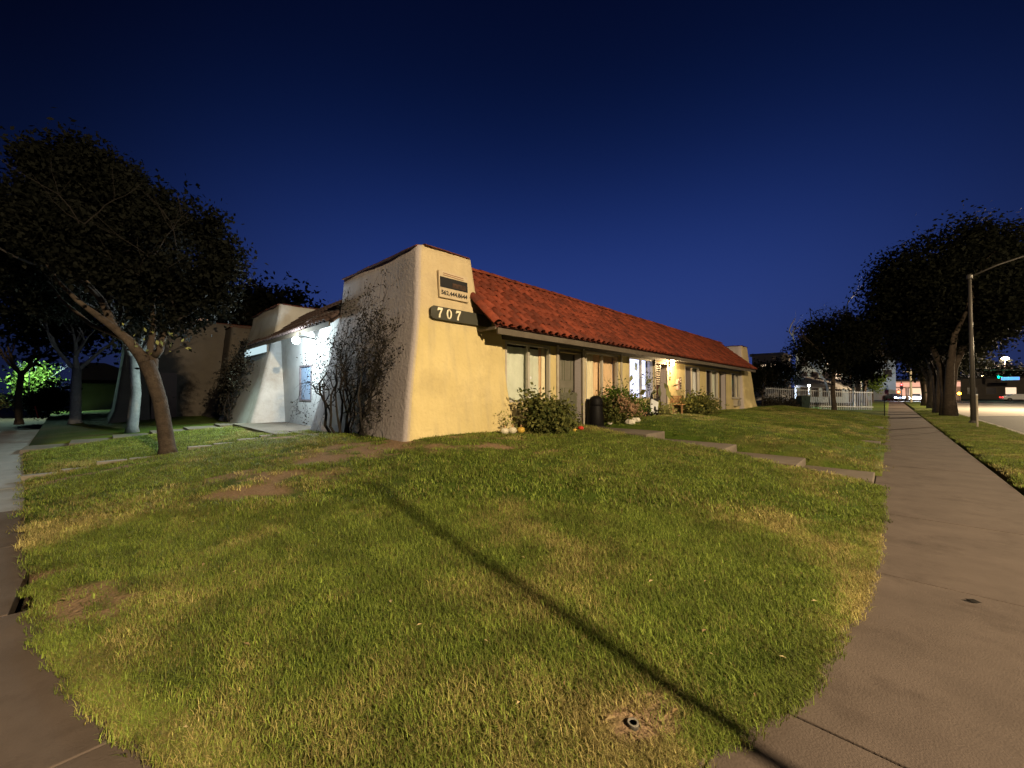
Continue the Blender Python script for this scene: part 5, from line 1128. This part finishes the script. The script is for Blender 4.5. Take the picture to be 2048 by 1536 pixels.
light('hand_glow', (q.x, q.y - .5, q.z), 25, (1, .1, .04), .1, ps_)
q = W(1918, 787, 76); pa = empty('pedestrian_signal', (q.x, q.y, q.z), label='amber crossing light glowing right of the big tree trunks', cat='pedestrian signal')
MB().box(-.28, .28, -.1, .15, -.28, .28).build('housing', M['black'], pa); MB().tube([(0, -.11, 0), (0, -.14, 0)], .26, 12).build('lens', M['E_amber'], pa); MB().tube([(0, .2, -q.z), (0, .2, .5)], .06, 8).build('pole', M['metal'], pa)
q = W(1997, 751, 84); ma = empty('signal_mast', (27, q.y, 0), label='signal mast whose long arm reaches over the road with the green light', cat='signal mast')
MB().tube([(0, 0, 0), (0, 0, 6.0)], [.16, .12], 10).build('pole', M['metal'], ma); MB().tube([(0, 0, 5.2), (-4, 0, 6.2), (-12, 0, 6.45), (q.x - 2.5 - 27, 0, 6.3)], [.11, .09, .07, .05], 8).build('arm', M['metal'], ma, smooth=True)
t_ = signal((q.x, q.y - .2, q.z), 'green traffic signal hanging from the arm over the road', 'green', pole=False); light('green_glow', (q.x, q.y - .7, q.z - .2), 250, (.0, 1, .5), .15, t_)
q2 = W(2021, 757, 83); sn_ = empty('street_name_sign', (q2.x, q2.y, q2.z), label='glowing blue street name sign right of the green signal', cat='sign')
MB().box(-1.25, 1.25, -.06, .06, -.34, .34).build('housing', M['white_metal'], sn_); MB().box(-1.2, 1.2, -.075, -.062, -.30, .30).build('face', M['E_bluesign'], sn_); MB().tube([(0, 0, .34), (0, 0, .9)], .04, 6).build('hanger', M['metal'], sn_)
for px, py, D, lab, col, mm, pw in ((2012, 717, 110, 'bright warm street lamp high over the crossing', (1, .72, .5), 'E_warm', 9000), (1966, 751, 135, 'warm street lamp just right of the lamp pole, low over the road', (1, .8, .6), 'E_warm', 5000), (2040, 737, 130, 'small white street lamp near the right edge', (.9, .95, 1), 'E_cool', 2500), (1931, 762, 112, 'glowing lamp cluster between the big trunk and the lamp pole', (1, .78, .6), 'E_warm', 4000)):
    q = W(px, py, D); T = empty('street_lamp', (q.x, q.y, 0), label=lab, cat='street lamp', group='street lamps far down the road')
    MB().tube([(0, .6, 0), (0, .6, q.z + .1)], .10, 8).build('pole', M['metal'], T); MB().ball((0, 0, q.z), .75 if px in (2012, 1931) else .4, 12, (1, 1, .6)).build('lens', M[mm], T); MB().tube([(0, .6, q.z), (0, 0, q.z + .2)], .05, 6).build('arm', M['metal'], T)
    light('street_light', (q.x, q.y, q.z - .6), pw, col, .3, T)
q = W(1822, 787, 62); up_ = empty('utility_pole', (q.x, q.y, 0), label='pale utility pole at the end of the sidewalk', cat='pole'); MB().tube([(0, 0, 0), (0, 0, 5.2)], [.16, .13], 10).build('pole', M['trim_pale'], up_); MB().tube([(-.8, 0, 4.9), (.8, 0, 4.9)], .05, 6).build('crossarm', M['trim_pale'], up_)
def car(loc, rz, m, label, heads=True, tails=True, glow=0):
    T = empty('car', loc, rz, label=label, cat='car', group='cars at the far crossing')
    prof = [(-2.2, .35), (-2.25, .7), (-2.1, .95), (-1.5, 1.0), (-.9, 1.42), (.5, 1.45), (1.15, 1.02), (2.05, .88), (2.25, .65), (2.22, .35)]
    mb = MB(); vs = []
    for sgn in (-1, 1):
        for a, b in prof: vs.append((a, sgn * (.88 if b < 1.05 else .66), b))
    n = len(prof); mb.add(vs, [tuple(range(n)), tuple(reversed(range(n, 2 * n)))] + [(i, i + n, (i + 1) % n + n, (i + 1) % n) for i in range(n)]); mb.build('body', m, T, bevel=.05)
    g = MB()
    for sgn in (-1, 1): g.add([(-1.3, sgn * .80, 1.04), (-.85, sgn * .69, 1.36), (.45, sgn * .69, 1.39), (1.0, sgn * .80, 1.04)], [(0, 1, 2, 3)])
    g.add([(1.12, -.74, 1.06), (1.12, .74, 1.06), (.58, .6, 1.42), (.58, -.6, 1.42)], [(0, 1, 2, 3)]); g.build('windows', M['glass_dark'], T)
    for a in (-1.4, 1.4):
        for b in (-.86, .86):
            wl_ = MB().tube([(a, b - .1, .33), (a, b + .1, .33)], .33, 16).build('wheel', M['rubber'], T); MB().tube([(a, b - .115, .33), (a, b + .115, .33)], .19, 12).build('rim', M['metal'], wl_)
    for b in (-.62, .62):
        MB().box(2.235, 2.27, b - .17, b + .17, .58, .76).build('headlight', M['E_head'] if heads else M['white_metal'], T); MB().box(-2.29, -2.255, b - .2, b + .2, .66, .84).build('taillight', M['E_tail'] if tails else M['red'], T)
    if glow:
        l = light('headlight_beam', (0, 0, 0), glow, (.85, .9, 1), .1); l.parent = T; l.location = (2.8, 0, .8)
    return T
q = W(1788, 800, 84); car((q.x, q.y, -.126), R(-70), M['car_dark'], 'car with bluish headlights below the red signal', glow=500)
q = W(1800, 800, 92); car((q.x + .2, q.y, -.126), R(-95), M['car_white'], 'pale car behind the one with bluish headlights', glow=120)
q = W(1829, 800, 78); car((q.x + .1, q.y, -.126), R(-92), M['car_white'], 'car with glaring headlights just left of the street trees', glow=900)
q = W(2037, 800, 78); car((q.x, q.y, -.126), R(8), M['car_white'], 'white car with red tail lights at the right edge on the crossing')
q = W(1990, 800, 120); car((q.x, q.y, -.126), R(0), M['car_dark'], 'dark car far off under the green signal')
